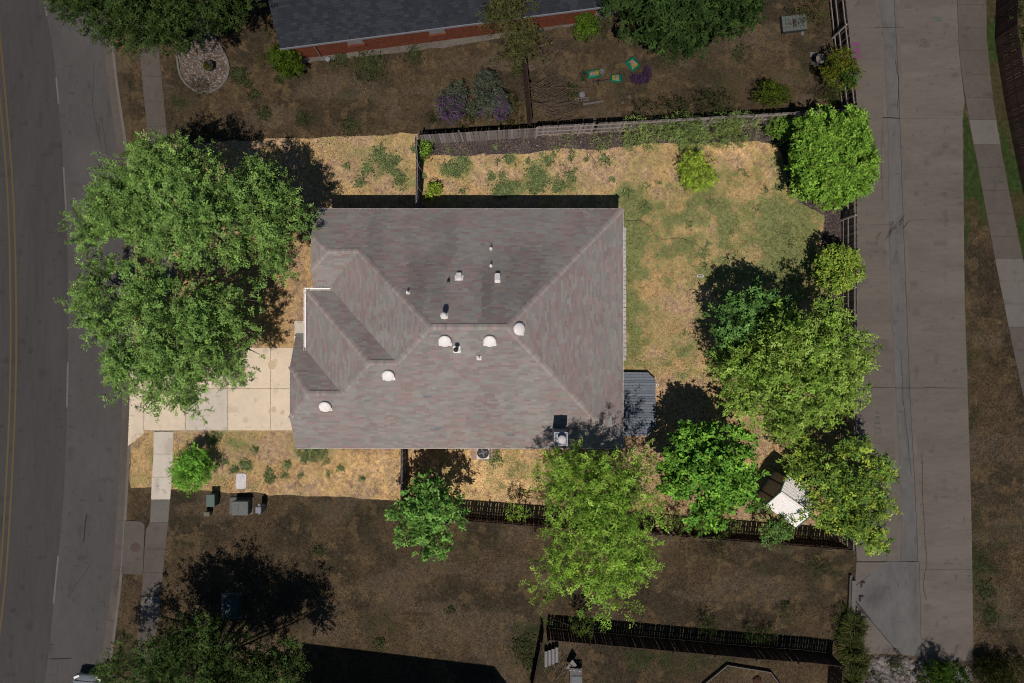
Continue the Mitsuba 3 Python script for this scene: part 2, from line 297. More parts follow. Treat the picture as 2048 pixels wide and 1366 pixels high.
# driveway
k = thing('driveway', 'cream concrete driveway of large slabs in front of the garage', 'driveway')
ground_piece('driveway_base', sheet(Polygon(XY([(280, 695), (590, 695), (590, 860), (280, 862)])), .008), 'mat_drive_joint')
us = [288, 371.5, 456, 541.5, 596]; vs = [695, 777, 861]; g = .55
for i in range(4):
    for j in range(2):
        c = XY([(us[i] + g, vs[j] + g), (us[i + 1] - g, vs[j] + g), (us[i + 1] - g, vs[j + 1] - g), (us[i] + g, vs[j + 1] - g)])
        part(k, 'slab', prism(Polygon(c).buffer(-.01).buffer(.01, quad_segs=2), 0, .024), 'mat_drive_grey' if (i, j) == (1, 1) else 'mat_drive')
part(k, 'apron', prism(Polygon([tuple(q) for q in off(KERB, .02) if (683 - 892) / S < q[1] < (683 - 665) / S] + XY([(287.5, 690), (287.5, 861), (312, 863)][:2] + [(287.5, 868)])).convex_hull, -.02, .020), 'mat_drive')
stain = [(545, 730, .28, 3), (548, 818, .2, 4), (566, 825, .14, 5), (540, 822, .12, 6)]
mat('mat_oil', (.50, .41, .265), .7)
for (u, v, r, s) in stain:
    c = P(u, v)[:2]; part(k, 'stain', sheet(wob(Point(c).buffer(r), .14, 3.0, s), .0265), 'mat_oil')
k = thing('front_walk', 'short concrete entry walk between the house front and the driveway', 'walk')
for a in ([(589, 642), (625, 642), (625, 668), (589, 668)], [(589, 669.2), (625, 669.2), (625, 694), (589, 694)]): part(k, 'slab', prism(Polygon(XY(a)), 0, .03), 'mat_drive_grey')
# kerb inlet pad with manhole cover
k = thing('manhole_pad', 'concrete pad with a round brown manhole cover beside the footpath', 'manhole')
part(k, 'pad', prism(Polygon(XY([(250, 1041), (284, 1043), (290, 1049), (286, 1148), (243, 1147)])), -.1, .035), 'mat_walk')
mat('mat_rust', (.062, .042, .036), .7)
c = P(271, 1094); part(k, 'cover', cat_([lathe([(0, .036), (.26, .036), (.27, .042), (.30, .042), (.30, .03)], c * [1, 1, 0])] + [box([c[0], c[1] + d, .04], [.44 - abs(d), .03, .012]) for d in (-.16, -.08, 0, .08, .16)]), 'mat_rust')

# ---------------------------------------------------------------- the alley at the right
aL = XY([(1660, -200), (1672, 0), (1690, 200), (1697, 240), (1706, 420), (1708, 700), (1710, 1000), (1712, 1090), (1715, 1200), (1715, 1290), (1722, 1308)])
gL = XY([(1750, -200), (1757, 0), (1768, 80), (1773, 200), (1777, 300), (1778, 460), (1783, 620), (1790, 750), (1797, 900), (1803, 1050), (1800, 1120)])
gR = XY([(1784, -200), (1788, 0), (1793, 100), (1797, 180), (1801, 300), (1806, 440), (1812, 600), (1820, 800), (1828, 950), (1834, 1080), (1838, 1200), (1842, 1312)])
aR = XY([(1905, -200), (1913, 0), (1916, 60), (1918, 110), (1925, 170), (1930, 213), (1924, 216), (1926, 330), (1929, 600), (1934, 760), (1939, 917), (1943, 1060), (1945, 1200), (1946, 1330)])
def strip(l, r, ya, yb, gap=.014):
    fx = lambda line, y: np.interp(-y, -np.array(line)[:, 1], np.array(line)[:, 0])
    ys = np.unique(np.r_[np.linspace(ya - gap / 2, yb + gap / 2, 14)])[::-1]
    return Polygon([(fx(l, y) + gap / 2, y) for y in ys] + [(fx(r, y) - gap / 2, y) for y in ys[::-1]]).buffer(0)
k = thing('alley', 'wide brownish concrete alley with a grey drainage strip down its middle', 'alley')
ground_piece('alley_base', sheet(Polygon(aL + XY([(1766, 1307), (1804, 1309), (1880, 1321)]) + aR[::-1]).buffer(-.01), .006), 'mat_joint')
fan = Polygon(XY([(1775, 1122), (1838, 1124), (1842, 1300), (1842, 1314), (1806, 1309), (1792, 1300), (1742, 1240), (1707, 1205), (1710, 1172)]))
sm = lambda z: (683 - z) / S
for a, b in ((-190, 55), (55, 237), (237, 450), (450, 775), (775, 1122)):
    part(k, 'panel', prism(strip(aL, gL, sm(a), sm(b)), 0, .030), 'mat_alley')
    for ln, sg in ((gL, 1), (gR, -1)):
        ed = np.array([q for q in resample(ln, .3) if sm(b) + .05 < q[1] < sm(a) - .05]); part(k, 'border', ribbon(off(ed, -.13 * sg), .22, .0325), 'mat_alley_edge')
    part(k, 'drain_strip', prism(strip(gL, gR, sm(a), sm(b)), 0, .018), 'mat_gutter')
for a, b in ((-190, 237), (237, 440), (440, 775), (775, 1138), (1138, 1322)):
    part(k, 'panel', prism(strip(gR, aR, sm(a), sm(b)).difference(fan.buffer(.01)), 0, .030), 'mat_alley')
lowL = Polygon(XY([(1712, 1124), (1775, 1124), (1710, 1170)])); low2 = Polygon(XY([(1713, 1214), (1741, 1241), (1791, 1301), (1800, 1309), (1766, 1307), (1724, 1308), (1717, 1301)]))
for q in (lowL, low2): part(k, 'panel', prism(q.buffer(-.004), 0, .030), 'mat_alley')
part(k, 'fan', prism(fan.buffer(-.004), 0, .024), 'mat_gutter')
cr = np.random.default_rng(3)
def crack(holder, pts, w, z, matk='mat_crack', amp=.05, s=1):
    q = resample(XY(pts), .12); n = meshkit.fbm(np.c_[q * 2.3, np.full(len(q), s * 9.1)], 3) - .5; m = meshkit.fbm(np.c_[q * 2.3, np.full(len(q), s * 9.1 + 40)], 3) - .5
    part(holder, 'crack', ribbon(q + amp * 2 * np.c_[n, m], w, z), matk)
for s, (pts, w) in enumerate([([(1843, 905), (1845, 1000), (1849, 1080), (1853, 1125), (1847, 1160), (1846, 1180), (1853, 1200)], .03), ([(1801, 700), (1806, 800), (1822, 950)], .02), ([(1765, 235), (1800, 237)], .05), ([(1745, 55), (1805, 55)], .03), ([(1764, 240), (1762, 330), (1765, 410)], .015), ([(1790, 120), (1797, 160), (1794, 220)], .025), ([(1712, 775), (1930, 777)], .015)]):
    crack(k, pts, w, .0335, s=s + 2)
part(k, 'slot', prism(Polygon(XY([(1706, 1199), (1709, 1197), (1743, 1240), (1739, 1240)])), .0, .034), 'mat_black')
k = thing('storm_inlet', 'low concrete storm drain inlet at the alley edge by the tall grass', 'drain')
part(k, 'headwall', bar(P(1706, 1160, .14), P(1704, 1224, .14), .24, .3), 'mat_walk_pale'); part(k, 'lid', bar(P(1701, 1150, .1), P(1697, 1235, .1), .16, .2), 'mat_walk')
mat('mat_rust_dark', (.03, .02, .016), .8)
for u, v, lab in ((1722, 1168, 'rusty bent bracket lying by the storm inlet, the northern one'), (1719, 1196, 'rusty bent bracket lying by the storm inlet, the southern one')):
    single('metal_bracket', cat_([box(P(u, v) + [0, 0, .06], [.10, .34, .05]), box(P(u + 3, v - 4) + [0, 0, .06], [.22, .10, .05])]), 'mat_rust_dark', lab, 'bracket')
# street cracks are wear of the street
for s, (pts, w) in enumerate([([(170, 1028), (165, 1085)], .05), ([(140, 1185), (165, 1150), (180, 1125)], .02), ([(95, 1320), (140, 1318)], .05), ([(185, 120), (182, 210), (200, 300)], .018), ([(200, 230), (215, 330), (210, 420)], .015)]):
    q = resample(XY(pts), .12); n = meshkit.fbm(np.c_[q * 2.3, np.full(len(q), s * 9.1)], 3) - .5
    put(new('street__crack'), ribbon(q + .12 * np.c_[n, n[::-1]], w, SB + .004), 'mat_crack')
# right footpath
pL = XY([(1908, -120), (1914, 0), (1916.5, 60), (1918.5, 110), (1926, 170), (1938, 240), (1955, 330), (1975, 440), (1990, 520), (2010, 620), (2026, 700), (2050, 810), (2090, 1000)])
pR = XY([(1968, -120), (1971, 0), (1973, 80), (1980, 150), (1990, 230), (2000, 290), (2015, 370), (2027, 430), (2048, 530), (2066, 620), (2081, 700), (2105, 810), (2145, 1000)])
k = thing('footpath', 'grey slab footpath curving beside the alley at the right edge', 'footpath')
ground_piece('footpath_base', sheet(Polygon(pL + pR[::-1]), .006), 'mat_joint')
js = [(683 - v) / S for v in (-90, -40, 10, 55, 101, 149, 195, 240, 289, 335, 381, 427, 473, 517, 562, 608, 654, 700, 748, 796, 845)]
slab_line(k, pL, pR, js, 0, .026, lambda n, y: 'mat_walk_pale' if n in (7, 13, 14, 15) else 'mat_walk')
ground_piece('grass_strip', sheet(wob(Polygon(XY([(1972, -100), (1974, 80), (1981, 150), (1991, 230), (2001, 290), (2016, 370), (2028, 430), (2049, 530), (2070, 640), (2120, 640), (2060, 420), (2035, 330), (2012, 210), (1990, 80), (1996, 0), (1996, -100)])), .08, 1.0, 3), .004), 'mat_green_strip')
ground_piece('grass_strip', sheet(wob(Polygon(XY([(1927, 217), (1937, 240), (1954, 330), (1974, 440), (1960, 460), (1945, 420), (1931, 500), (1930, 640)])), .06, 1.0, 4), .004), 'mat_green_strip')

# ---------------------------------------------------------------- utility marks sprayed on the alley
mat('mat_purple_paint', (.16, .035, .13), .7); mat('mat_green_paint', (.035, .085, .06), .7); mat('mat_dim_paint', (.048, .060, .052), .7)
def scribble(pts, w): return cat_([ribbon(np.array([P(u, v)[:2] for u, v in pl]), w, .034 + .0005 * i) for i, pl in enumerate(pts)])
single('paint_mark', scribble([[(1705, 84), (1706, 90), (1712, 90), (1718, 88)], [(1709, 90), (1709, 84)], [(1714, 89), (1713, 84)]], .075), 'mat_purple_paint', 'purple sprayed letter on the alley, northernmost of the three', 'paint mark')
single('paint_mark', scribble([[(1708, 98), (1709, 106), (1714, 106), (1721, 105)], [(1709, 102), (1714, 98), (1714, 106)], [(1714, 102), (1718, 98)]], .085), 'mat_purple_paint', 'purple sprayed letter on the alley, middle of the three', 'paint mark')
single('paint_mark', scribble([[(1713, 112), (1714, 116), (1722, 115)], [(1717, 115), (1716, 110)]], .08), 'mat_purple_paint', 'purple sprayed letter on the alley, southernmost of the three', 'paint mark')
single('paint_mark', scribble([[(1706, 71), (1713, 67)]], .04), 'mat_dim_paint', 'short dark slash on the alley north of the purple letters', 'paint mark')
single('paint_mark', scribble([[(1841, 80), (1846, 79), (1852, 80), (1851, 83), (1845, 84), (1841, 81)], [(1849, 88), (1852, 91)]], .04), 'mat_dim_paint', 'faint green sprayed oval and dot on the alley', 'paint mark')
single('paint_mark', scribble([[(1866, 40), (1870, 36), (1876, 35), (1882, 38), (1879, 42), (1870, 42)], [(1873, 38), (1877, 40)]], .05), 'mat_green_paint', 'faint green sprayed loop on the alley beside the curved footpath', 'paint mark')
single('paint_mark', scribble([[(1737, 781), (1743, 781)], [(1738, 777), (1742, 773)], [(1739, 774), (1743, 779)]], .05), 'mat_green_paint', 'green sprayed letter on the alley under the big tree crown edge', 'paint mark')
single('paint_mark', scribble([[(1733, 808), (1734, 803), (1736, 808)], [(1740, 803), (1740, 810)], [(1744, 803), (1740, 806), (1744, 810)]], .045), 'mat_green_paint', 'green sprayed letters AK on the alley', 'paint mark')
single('paint_mark', scribble([[(1748, 866), (1760.5, 866), (1760.5, 860)], [(1748.5, 857), (1759.5, 857), (1759.5, 851)], [(1749, 847), (1759, 847)], [(1749, 847), (1749, 842)], [(1754, 847), (1754, 842)], [(1759, 847), (1759, 842)], [(1759, 838), (1749, 838), (1758, 833), (1749, 833)], [(1750, 828), (1758, 825), (1750, 822)]], .042), 'mat_dim_paint', 'faint sprayed letters LLENV running along the alley', 'paint mark')

# ---------------------------------------------------------------- the house
m_ = .583; ZE = 2.75; NY, SY, EX = 7.40, -5.96, 6.18
zN = lambda x, y: ZE + m_ * (NY - y); zS = lambda x, y: ZE + m_ * (y - SY)
RZ = ZE + m_ * (NY - SY) / 2; RY = (NY + SY) / 2; RX0, RX1 = -4.10, -.23
zE = lambda x, y: ZE + (RZ - ZE) / (EX - RX1) * (EX - x)
zW1 = lambda x, y: RZ + m_ * (x - RX0)
Y2, YC, YF = 4.83, -1.11, -2.75
z2 = zN(0, Y2); BX = RX0 - (RZ - z2) / m_
zNs = lambda x, y: z2 - m_ * (Y2 - y)
zC = zS(0, YC); CX, DX = -5.93, -7.37
z2n = lambda x, y: zC - m_ * (y - YC); zW2 = lambda x, y: zC + m_ * (x - DX)
zF = zS(0, YF); FX = DX - (zC - zF) / m_
z3n = lambda x, y: zF - m_ * (y - YF)
PLANES = {   # plan polygons, height function, direction down the slope
 'north': ([(-10.91, NY), (-10.91, 5.77), (-9.86, Y2), (BX, Y2), (RX0, RY), (RX1, RY), (EX, NY)], zN, (0, 1)),
 'east': ([(EX, NY), (RX1, RY), (EX, SY)], zE, (1, 0)),
 'south': ([(RX1, RY), (RX0, RY), (CX, YC), (DX, YC), (FX, YF), (-10.82, YF), (-12.02, -4.18), (-12.02, SY), (EX, SY)], zS, (0, -1)),
 'west': ([(RX0, RY), (BX, Y2), (-10.78, 2.26), (-9.83, 2.26), (-9.83, 2.79), (CX, YC)], zW1, (-1, 0)),
 'wing': ([(BX, Y2), (-9.86, Y2), (-10.91, 3.89), (-10.91, 2.26), (-10.78, 2.26)], zNs, (0, -1)),
 'clip': ([(-10.91, 5.77), (-10.91, 3.89), (-9.86, Y2)], lambda x, y: 3.70 + (z2 - 3.70) / 1.05 * (x + 10.91), (-1, 0)),
 'porch_north': ([(DX, YC), (CX, YC), (-9.83, 2.79), (-11.27, 2.79)], z2n, (0, 1)),
 'porch_west': ([(DX, YC), (-11.27, 2.79), (-11.27, -.49), (FX, YF)], zW2, (-1, 0)),
 'garage_north': ([(FX, YF), (-10.82, YF), (-12.02, -1.32), (-12.02, .46), (-10.95, .46), (-10.95, -.81)], z3n, (0, 1)),
 'garage_clip': ([(-12.02, -1.32), (-12.02, -4.18), (-10.82, YF)], lambda x, y: 3.79 + (zF - 3.79) / 1.2 * (x + 12.02), (-1, 0)),
}
def onroof(u, v, plane):
    zf = PLANES[plane][1]; z = 4.0
    for _ in range(30): q = P(u, v, z); z = zf(q[0], q[1])
    return P(u, v, z)
GREY, MAUVE = np.array([.230, .229, .208]), np.array([.240, .190, .177])
def shingles(poly, zf, down, seed, pal=(GREY, MAUVE), expo=.128, lens=(.20, .55), streaks=0.0, repairs=0.0):
    r = np.random.default_rng(seed); d = np.array(down, float); e = np.array([-d[1], d[0]])
    p = np.array(poly); g = zf(*(p[0] + d * .5)) - zf(*p[0]); sl = abs(g / .5); cs = 1 / math.hypot(1, sl); step = expo * cs
    sd, se = p @ d, p @ e; PG = Polygon(np.c_[se, sd]).buffer(0)
    rects, cols, tops = [], [], []
    nrow = int((sd.max() - sd.min()) / step) + 2
    for i in range(nrow):
        b = sd.max() - i * step; a = b - step * 1.04
        n = int((se.max() - se.min()) / np.mean(lens)) + 4
        x = se.min() - r.random() * .8 + np.r_[0, np.cumsum(r.uniform(*lens, n))]
        for x0, x1 in zip(x[:-1], x[1:]):
            if x0 > se.max(): break
            rects.append((x0, a, x1, b)); tops.append((a, b))
    rects = np.array(rects); bx = shapely.box(rects[:, 0], rects[:, 1], rects[:, 2], rects[:, 3])
    shapely.prepare(PG); inside = shapely.contains_properly(PG, bx); hit = shapely.intersects(PG, bx)
    cen = np.c_[(rects[:, 0] + rects[:, 2]) / 2, (rects[:, 1] + rects[:, 3]) / 2]
    mixn = meshkit.fbm(np.c_[cen[:, 0] * .9, cen[:, 1] * .9, np.full(len(cen), seed)], 2)
    t = np.where(r.random(len(rects)) + (mixn - .5) * 1.2 > .56, r.uniform(.7, 1.05, len(rects)), r.uniform(-.05, .25, len(rects)))
    C = pal[0] * (1 - t[:, None]) + pal[1] * t[:, None]; C = C * r.uniform(.88, 1.12, (len(rects), 1))
    if streaks:
        w = meshkit.fbm(np.c_[cen[:, 0] * .8, cen[:, 1] * .3, np.full(len(cen), seed + 9)], 3); C = C * (1 - streaks * np.clip((w - .42) * 2.5, 0, 1)[:, None])
    if repairs:
        k = r.random(len(rects)) < repairs; C[k] = C[k] * .35 + np.array([.115, .13, .155]) * .65
    V, F, K, nv = [], [], [], 0
    def emit(c2, rect, col):
        nonlocal nv
        f2 = [(0, j, j + 1) for j in range(1, len(c2) - 1)]
        xy = c2[:, :1] * e + c2[:, 1:] * d; z = np.array([zf(*q) for q in xy]); lift = .003 + .013 * (c2[:, 1] - rect[1]) / (rect[3] - rect[1])
        top = np.c_[xy, z + lift]; low = np.flatnonzero(np.abs(c2[:, 1] - rect[3]) < 1e-6)
        V.append(top); F.append(np.array(f2) + nv); K.append(np.repeat(col[None], len(top), 0)); nv += len(top)
        if len(low) >= 2:
            o = low[np.argsort(c2[low, 0])]; a, b = top[o[0]], top[o[-1]]; dz = np.array([0, 0, .016])
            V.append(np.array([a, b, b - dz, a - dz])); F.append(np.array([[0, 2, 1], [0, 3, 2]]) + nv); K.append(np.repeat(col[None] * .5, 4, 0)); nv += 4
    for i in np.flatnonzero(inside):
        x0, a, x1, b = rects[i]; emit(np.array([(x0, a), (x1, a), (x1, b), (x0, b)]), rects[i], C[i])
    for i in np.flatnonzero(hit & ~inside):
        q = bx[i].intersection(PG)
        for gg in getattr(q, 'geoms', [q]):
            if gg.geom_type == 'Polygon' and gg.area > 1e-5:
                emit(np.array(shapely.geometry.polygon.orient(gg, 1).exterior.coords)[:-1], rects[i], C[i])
    return trimesh.Trimesh(np.vstack(V), np.vstack(F), process=False), np.vstack(K)
def plane_deck(poly, zf, dz=-.012):
    v, f = trimesh.creation.triangulate_polygon(Polygon(poly), engine='earcut')
    return trimesh.Trimesh(np.c_[v, [zf(*q) + dz for q in v]], f, process=False)
house = thing('house', 'single storey house under the mauve grey shingled hip roof in the middle', 'house')
roof = house + '__roof'
put(roof, cat_([plane_deck(p, z) for p, z, d in PLANES.values()] + [sheet(Polygon([(-10.91, NY), (EX, NY), (EX, SY), (-12.02, SY), (-12.02, .46), (-10.95, .46), (-10.95, 2.26), (-10.91, 2.26)]).buffer(-.02), 2.70)]), 'mat_trim')
for i, (nm, (p, z, d)) in enumerate(PLANES.items()):
    ms, col = shingles(p, z, d, 11 + i, streaks=.34 if nm == 'north' else .12, repairs=.0035 if nm == 'south' else .0008)
    part(roof, 'shingle_field', ms, 'mat_painted_vertices', color=col, kind='stuff')
def caps(a, b, seed, w=.15, pal=(GREY, MAUVE), dz=.012):
    r = np.random.default_rng(seed); a, b = np.array(a, float), np.array(b, float); L = np.linalg.norm(b - a); n = max(1, int(L / .14)); d = (b - a) / L; s = np.cross(d, [0, 0, 1.0]); s /= np.linalg.norm(s); ms, cs = [], []
    for i in range(n):
        p0, p1 = a + d * (i * L / n), a + d * ((i + 1.06) * L / n); drop = w * .36; h0, h1 = dz + .022, dz + .008
        v = np.array([p0 + s * w + [0, 0, h0 - drop], p0 + [0, 0, h0], p0 - s * w + [0, 0, h0 - drop], p1 + s * w + [0, 0, h1 - drop], p1 + [0, 0, h1], p1 - s * w + [0, 0, h1 - drop]])
        ms.append(trimesh.Trimesh(v, [[0, 1, 4], [0, 4, 3], [1, 2, 5], [1, 5, 4]], process=False)); t = r.random(); c = (pal[0] * (1 - t) + pal[1] * t) * r.uniform(.95, 1.3); cs.append(np.repeat(c[None], 6, 0))
    return cat_(ms), np.vstack(cs)
A3 = (RX0, RY, RZ); R3 = (RX1, RY, RZ); B3 = (BX, Y2, z2); C3_ = (CX, YC, zC); D3 = (DX, YC, zC); F3 = (FX, YF, zF); G3 = (-10.82, YF, zF); E3 = (-9.86, Y2, z2)
for i, (a, b) in enumerate([(A3, R3), ((EX, NY, ZE), R3), ((EX, SY, ZE), R3), (A3, B3), (B3, E3), ((-10.91, 5.77, 3.70), E3), ((-10.91, 3.89, 3.70), E3), (A3, C3_), (C3_, D3), ((-11.27, 2.79, zW2(-11.27, 0)), D3), (D3, F3), (F3, G3), ((-12.02, -1.32, 3.79), G3), ((-12.02, -4.18, 3.79), G3)]):
    ms, col = caps(a, b, 60 + i); part(roof, 'ridge_cap', ms, 'mat_painted_vertices', color=col, kind='stuff')
# walls, fascia, gutter, openings
wl_ = [prism(FOOT, 0, 2.71)]
wl_ += [prism(Polygon([(-10.9, 2.3), (-10.9, -.5), (-9.6, -.5), (-9.6, 2.3)]), 2.69, 3.2)]
put(house + '__wall', cat_(wl_), 'mat_brick')
def gable(x, ys, zs, t=.04): 
    m = trimesh.creation.extrude_polygon(Polygon(list(zip(ys, zs))), t, engine='earcut'); v = m.vertices; return trimesh.Trimesh(np.c_[x + v[:, 2], v[:, 0], v[:, 1]], m.faces, process=False)
part(house, 'gable_wall', gable(-10.87, [NY - .02, 2.28, 3.89, 5.77], [2.70, 2.70, 3.66, 3.66]), 'mat_trim')
part(house, 'gable_wall', gable(-11.98, [.44, SY + .02, -4.18, -1.32], [2.70, 2.70, 3.75, 3.75]), 'mat_trim')
for a, b in (((-10.91, NY, 2.68), (EX, NY, 2.68)), ((EX, NY, 2.68), (EX, SY, 2.68)), ((EX, SY, 2.68), (-12.02, SY, 2.68)), ((-12.02, .46, 2.68), (-10.95, .46, 2.68))):
    part(house, 'fascia', bar(a, b, .035, .14), 'mat_offwhite')
zg = zW2(-11.27, 0)
def gutter(a, b): return cat_([bar(np.array(a) + [0, 0, -.05], np.array(b) + [0, 0, -.05], .13, .02), *[bar(np.array(a) + o, np.array(b) + o, .014, .11) for o in ([.06 * (a[0] == b[0]), .06 * (a[1] == b[1]), 0], [-.06 * (a[0] == b[0]), -.06 * (a[1] == b[1]), 0])]])
part(house, 'gutter', gutter((-11.36, 2.90, zg - .04), (-11.36, -.55, zg - .04)), 'mat_white'); part(house, 'gutter', gutter((-11.42, 2.88, zg - .04), (-9.75, 2.88, zg - .04)), 'mat_white')
part(house, 'downspout', bar((-11.33, -.45, zg - .1), (-11.33, -.45, .2), .08, .06), 'mat_white')
part(house, 'porch_post', box([-11.1, 2.55, 1.6], [.16, .16, 3.1]), 'mat_offwhite')
part(house, 'porch_fascia', bar((-11.25, 2.76, zg - .12), (-11.25, -.47, zg - .12), .03, .2), 'mat_offwhite'); part(house, 'porch_fascia', bar((-11.25, 2.76, zg - .12), (-9.9, 2.76, zg - .12), .03, .2), 'mat_offwhite')
gd = part(house, 'garage_door', box([-11.63, -2.9, 1.07], [.05, 4.6, 2.14]), 'mat_white')
for j in range(4): part(gd, 'panel', box([-11.66, -2.9, .28 + j * .53], [.02, 4.5, .48]), 'mat_offwhite')
part(house, 'front_door', box([-10.93, 1.2, 1.03], [.06, .95, 2.06]), 'mat_stained_wood_0')
def window(x, y, z, w, h, ax):
    s = [w, .08, h] if ax == 'y' else [.08, w, h]; f = part(house, 'window', box([x, y, z], s), 'mat_white'); s2 = [w - .12, .1, h - .12] if ax == 'y' else [.1, w - .12, h - .12]; part(f, 'pane', box([x, y, z], s2), 'mat_glass')
for x in (-7, -2, 3): window(x, 7.0, 1.5, 1.1, 1.4, 'y')
for y in (4.5, 1.5, -1.2): window(5.75, y, 1.5, 1.5, 1.4, 'x')
for x in (-4, 1.2): window(x, -5.5, 1.5, .9, 1.2, 'y')
window(-10.5, 4.6, 1.5, 1.6, 1.5, 'x')
# roof fittings
def tilt_to(mesh, q, plane, dz=0.0):
    zf, d = PLANES[plane][1], PLANES[plane][2]; sl = (zf(q[0] + d[0] * .1, q[1] + d[1] * .1) - zf(q[0], q[1])) / .1
    n = np.array([-d[0] * sl, -d[1] * sl, 1.0]); n /= np.linalg.norm(n); x = np.array([d[0], d[1], sl]); x /= np.linalg.norm(x); y = np.cross(n, x)
    M = np.eye(4); M[:3, 0], M[:3, 1], M[:3, 2], M[:3, 3] = x, y, n, np.asarray(q) + n * dz; m = mesh.copy(); m.apply_transform(M); return m
dome = cat_([box([.27, 0, .016], [.18, .70, .014]), lathe([(.31, .0), (.31, .10), (.345, .11), (.35, .14), (.335, .17), (.28, .215), (.19, .245), (.09, .258), (.0, .26)], [0, 0, .012], 32)])
for u, v, pl in ((890, 680, 'south'), (979.5, 680, 'south'), (777, 749, 'south'), (651, 811, 'south'), (1036, 658, 'east')): part(roof, 'dome_vent', tilt_to(dome.copy().apply_scale(.93), onroof(u, v, pl), pl), 'mat_white', smooth=40)
def pipe(u, v, pl, h, r, mats=('mat_white', 'mat_offwhite'), cap=0, flange=.10):
    q = onroof(u, v, pl); f = part(roof, 'vent_pipe', cat_([lathe([(0, h), (r * .7, h), (r * .72, h - .03), (r, h - .03), (r, h), (r, -.1)][::-1][::1], q, 14) if False else trimesh.creation.cylinder(radius=r, segment=[q - [0, 0, .1], q + [0, 0, h]], sections=14)] + ([trimesh.creation.cone(radius=cap, height=.12, sections=18).apply_translation(q + [0, 0, h + .02]), trimesh.creation.cylinder(radius=cap, segment=[q + [0, 0, h - .08], q + [0, 0, h + .02]], sections=18)] if cap else [])), mats[0], smooth=40)
    part(roof, 'pipe_flashing', tilt_to(cat_([box([0, 0, .01], [flange * 1.6, flange * 1.5, .012]), lathe([(r * 2.2, 0), (r * 1.2, .09), (0, .09)], [0, 0, .01], 14)]), q, pl), mats[1], smooth=40)
pipe(982, 498, 'north', .42, .045); pipe(982, 532, 'north', .38, .045); pipe(897, 562, 'north', .3, .04, ('mat_black', 'mat_dark'), 0, .11); pipe(816, 585, 'north', .38, .045, flange=.14)
pipe(958, 716, 'south', .4, .04, flange=.16)
pipe(889, 632, 'north', .62, .09, ('mat_offwhite', 'mat_white'), .15, .22); pipe(914, 699, 'south', .72, .085, ('mat_black', 'mat_white'), .12, .24)
bx_ = cat_([box([0, 0, .01], [.34, .44, .012]), box([.02, 0, .10], [.36, .24, .2])]); bx2 = cat_([box([0, 0, .01], [.50, .30, .012]), box([.0, 0, .11], [.44, .25, .22])])
part(roof, 'box_vent', tilt_to(bx_, onroof(918, 556, 'north'), 'north'), 'mat_white'); part(roof, 'box_vent', tilt_to(bx2, onroof(995, 558, 'north'), 'north'), 'mat_white')
part(roof, 'flashing', bar((-11.40, -.62, 3.05), (-11.15, -.80, 3.18), .16, .02), 'mat_white')
# chimney chase
c0, c1 = P(1108.5, 865, 5.4), P(1135, 891, 5.4); cc = (c0 + c1) / 2; w = abs(c1 - c0)
ch = part(house, 'chimney', box([cc[0], cc[1], 4.0], [w[0] * .96, w[1] * .96, 2.76]), 'mat_galv')
part(ch, 'cap', cat_([box([cc[0], cc[1], 5.39], [w[0] * 1.04, w[1] * 1.06, .04]), box([cc[0], cc[1], 5.43], [w[0] * .9, w[1] * .9, .04], taper=.8)]), 'mat_galv_cap')
q = P(1124, 879, 5.75); part(ch, 'flue', cat_([trimesh.creation.cylinder(radius=.16, segment=[[q[0], q[1], 5.4], [q[0], q[1], 5.68]], sections=24), lathe([(.20, 5.66), (.21, 5.72), (.18, 5.77), (.0, 5.84)], [q[0], q[1], 0], 24)]), 'mat_lid', smooth=40)
# stone edging along the east wall
k = thing('edging', 'row of pale edging blocks along the east wall of the house', 'edging')
for i, v in enumerate(np.arange(459, 722, 8.9)):
    part(k, 'block', rbox(P(1249.5 + rng.uniform(-.7, .7), v, .1) * [1, 1, 0] + [0, 0, .06], [.17, .245 + rng.uniform(-.02, .01), .12], .015, rng.uniform(-.05, .05)), 'mat_edging')
# deck
dk = Polygon(XY([(1228, 744), (1296, 745), (1311, 759), (1311, 855), (1297, 871), (1228, 873)], .32))
k = thing('deck', 'grey board deck with clipped corners against the east side of the house', 'deck')
part(k, 'frame', prism(dk.buffer(-.03), 0, .285), 'mat_dark')
x0, y0, x1, y1 = dk.bounds; nb = 24; bw = (y1 - y0) / nb
for i in range(nb):
    b = dk.intersection(sbox(x0 - 1, y0 + i * bw + .008, x1 + 1, y0 + (i + 1) * bw - .008))
    if b.area > .01: part(k, 'board', prism(b, .285 + rng.uniform(0, .004), .32 + rng.uniform(-.003, .003)), f'mat_deck_{rng.integers(3)}')
# air conditioner and its pavers
k = thing('air_conditioner', 'square white air conditioner with a round fan grille beside the south wall', 'air conditioner')
c = P(966, 905.5, .78); part(k, 'casing', rbox([c[0], c[1], .39], [.74, .76, .78], .03), 'mat_offwhite')
part(k, 'fan_opening', lathe([(0, .783), (.335, .783), (.335, .79)], [c[0], c[1], 0], 32), 'mat_black')
part(k, 'fan_blade', cat_([box([c[0] + .13 * math.cos(a), c[1] + .13 * math.sin(a), .80], [.2, .09, .008], a) for a in (0.3, 1.87, 3.44, 5.0)] + [trimesh.creation.cylinder(radius=.09, height=.03, sections=20).apply_translation([c[0], c[1], .81])]), 'mat_util_grey')
part(k, 'grille', cat_([trimesh.creation.torus(r, .006, major_sections=32, minor_sections=6).apply_translation([c[0], c[1], .825]) for r in (.12, .18, .24, .30, .345)] + [bar([c[0] + .33 * math.cos(a), c[1] + .33 * math.sin(a), .825], [c[0] - .33 * math.cos(a), c[1] - .33 * math.sin(a), .825], .01, .01) for a in (0, .785, 1.57, 2.36)]), 'mat_dark')
mat('mat_paver', concrete((.36, .245, .19), stain=.15, seed=21.0), .85)
k = thing('paver_patch', 'pinkish pavers on the ground around the air conditioner', 'paver')
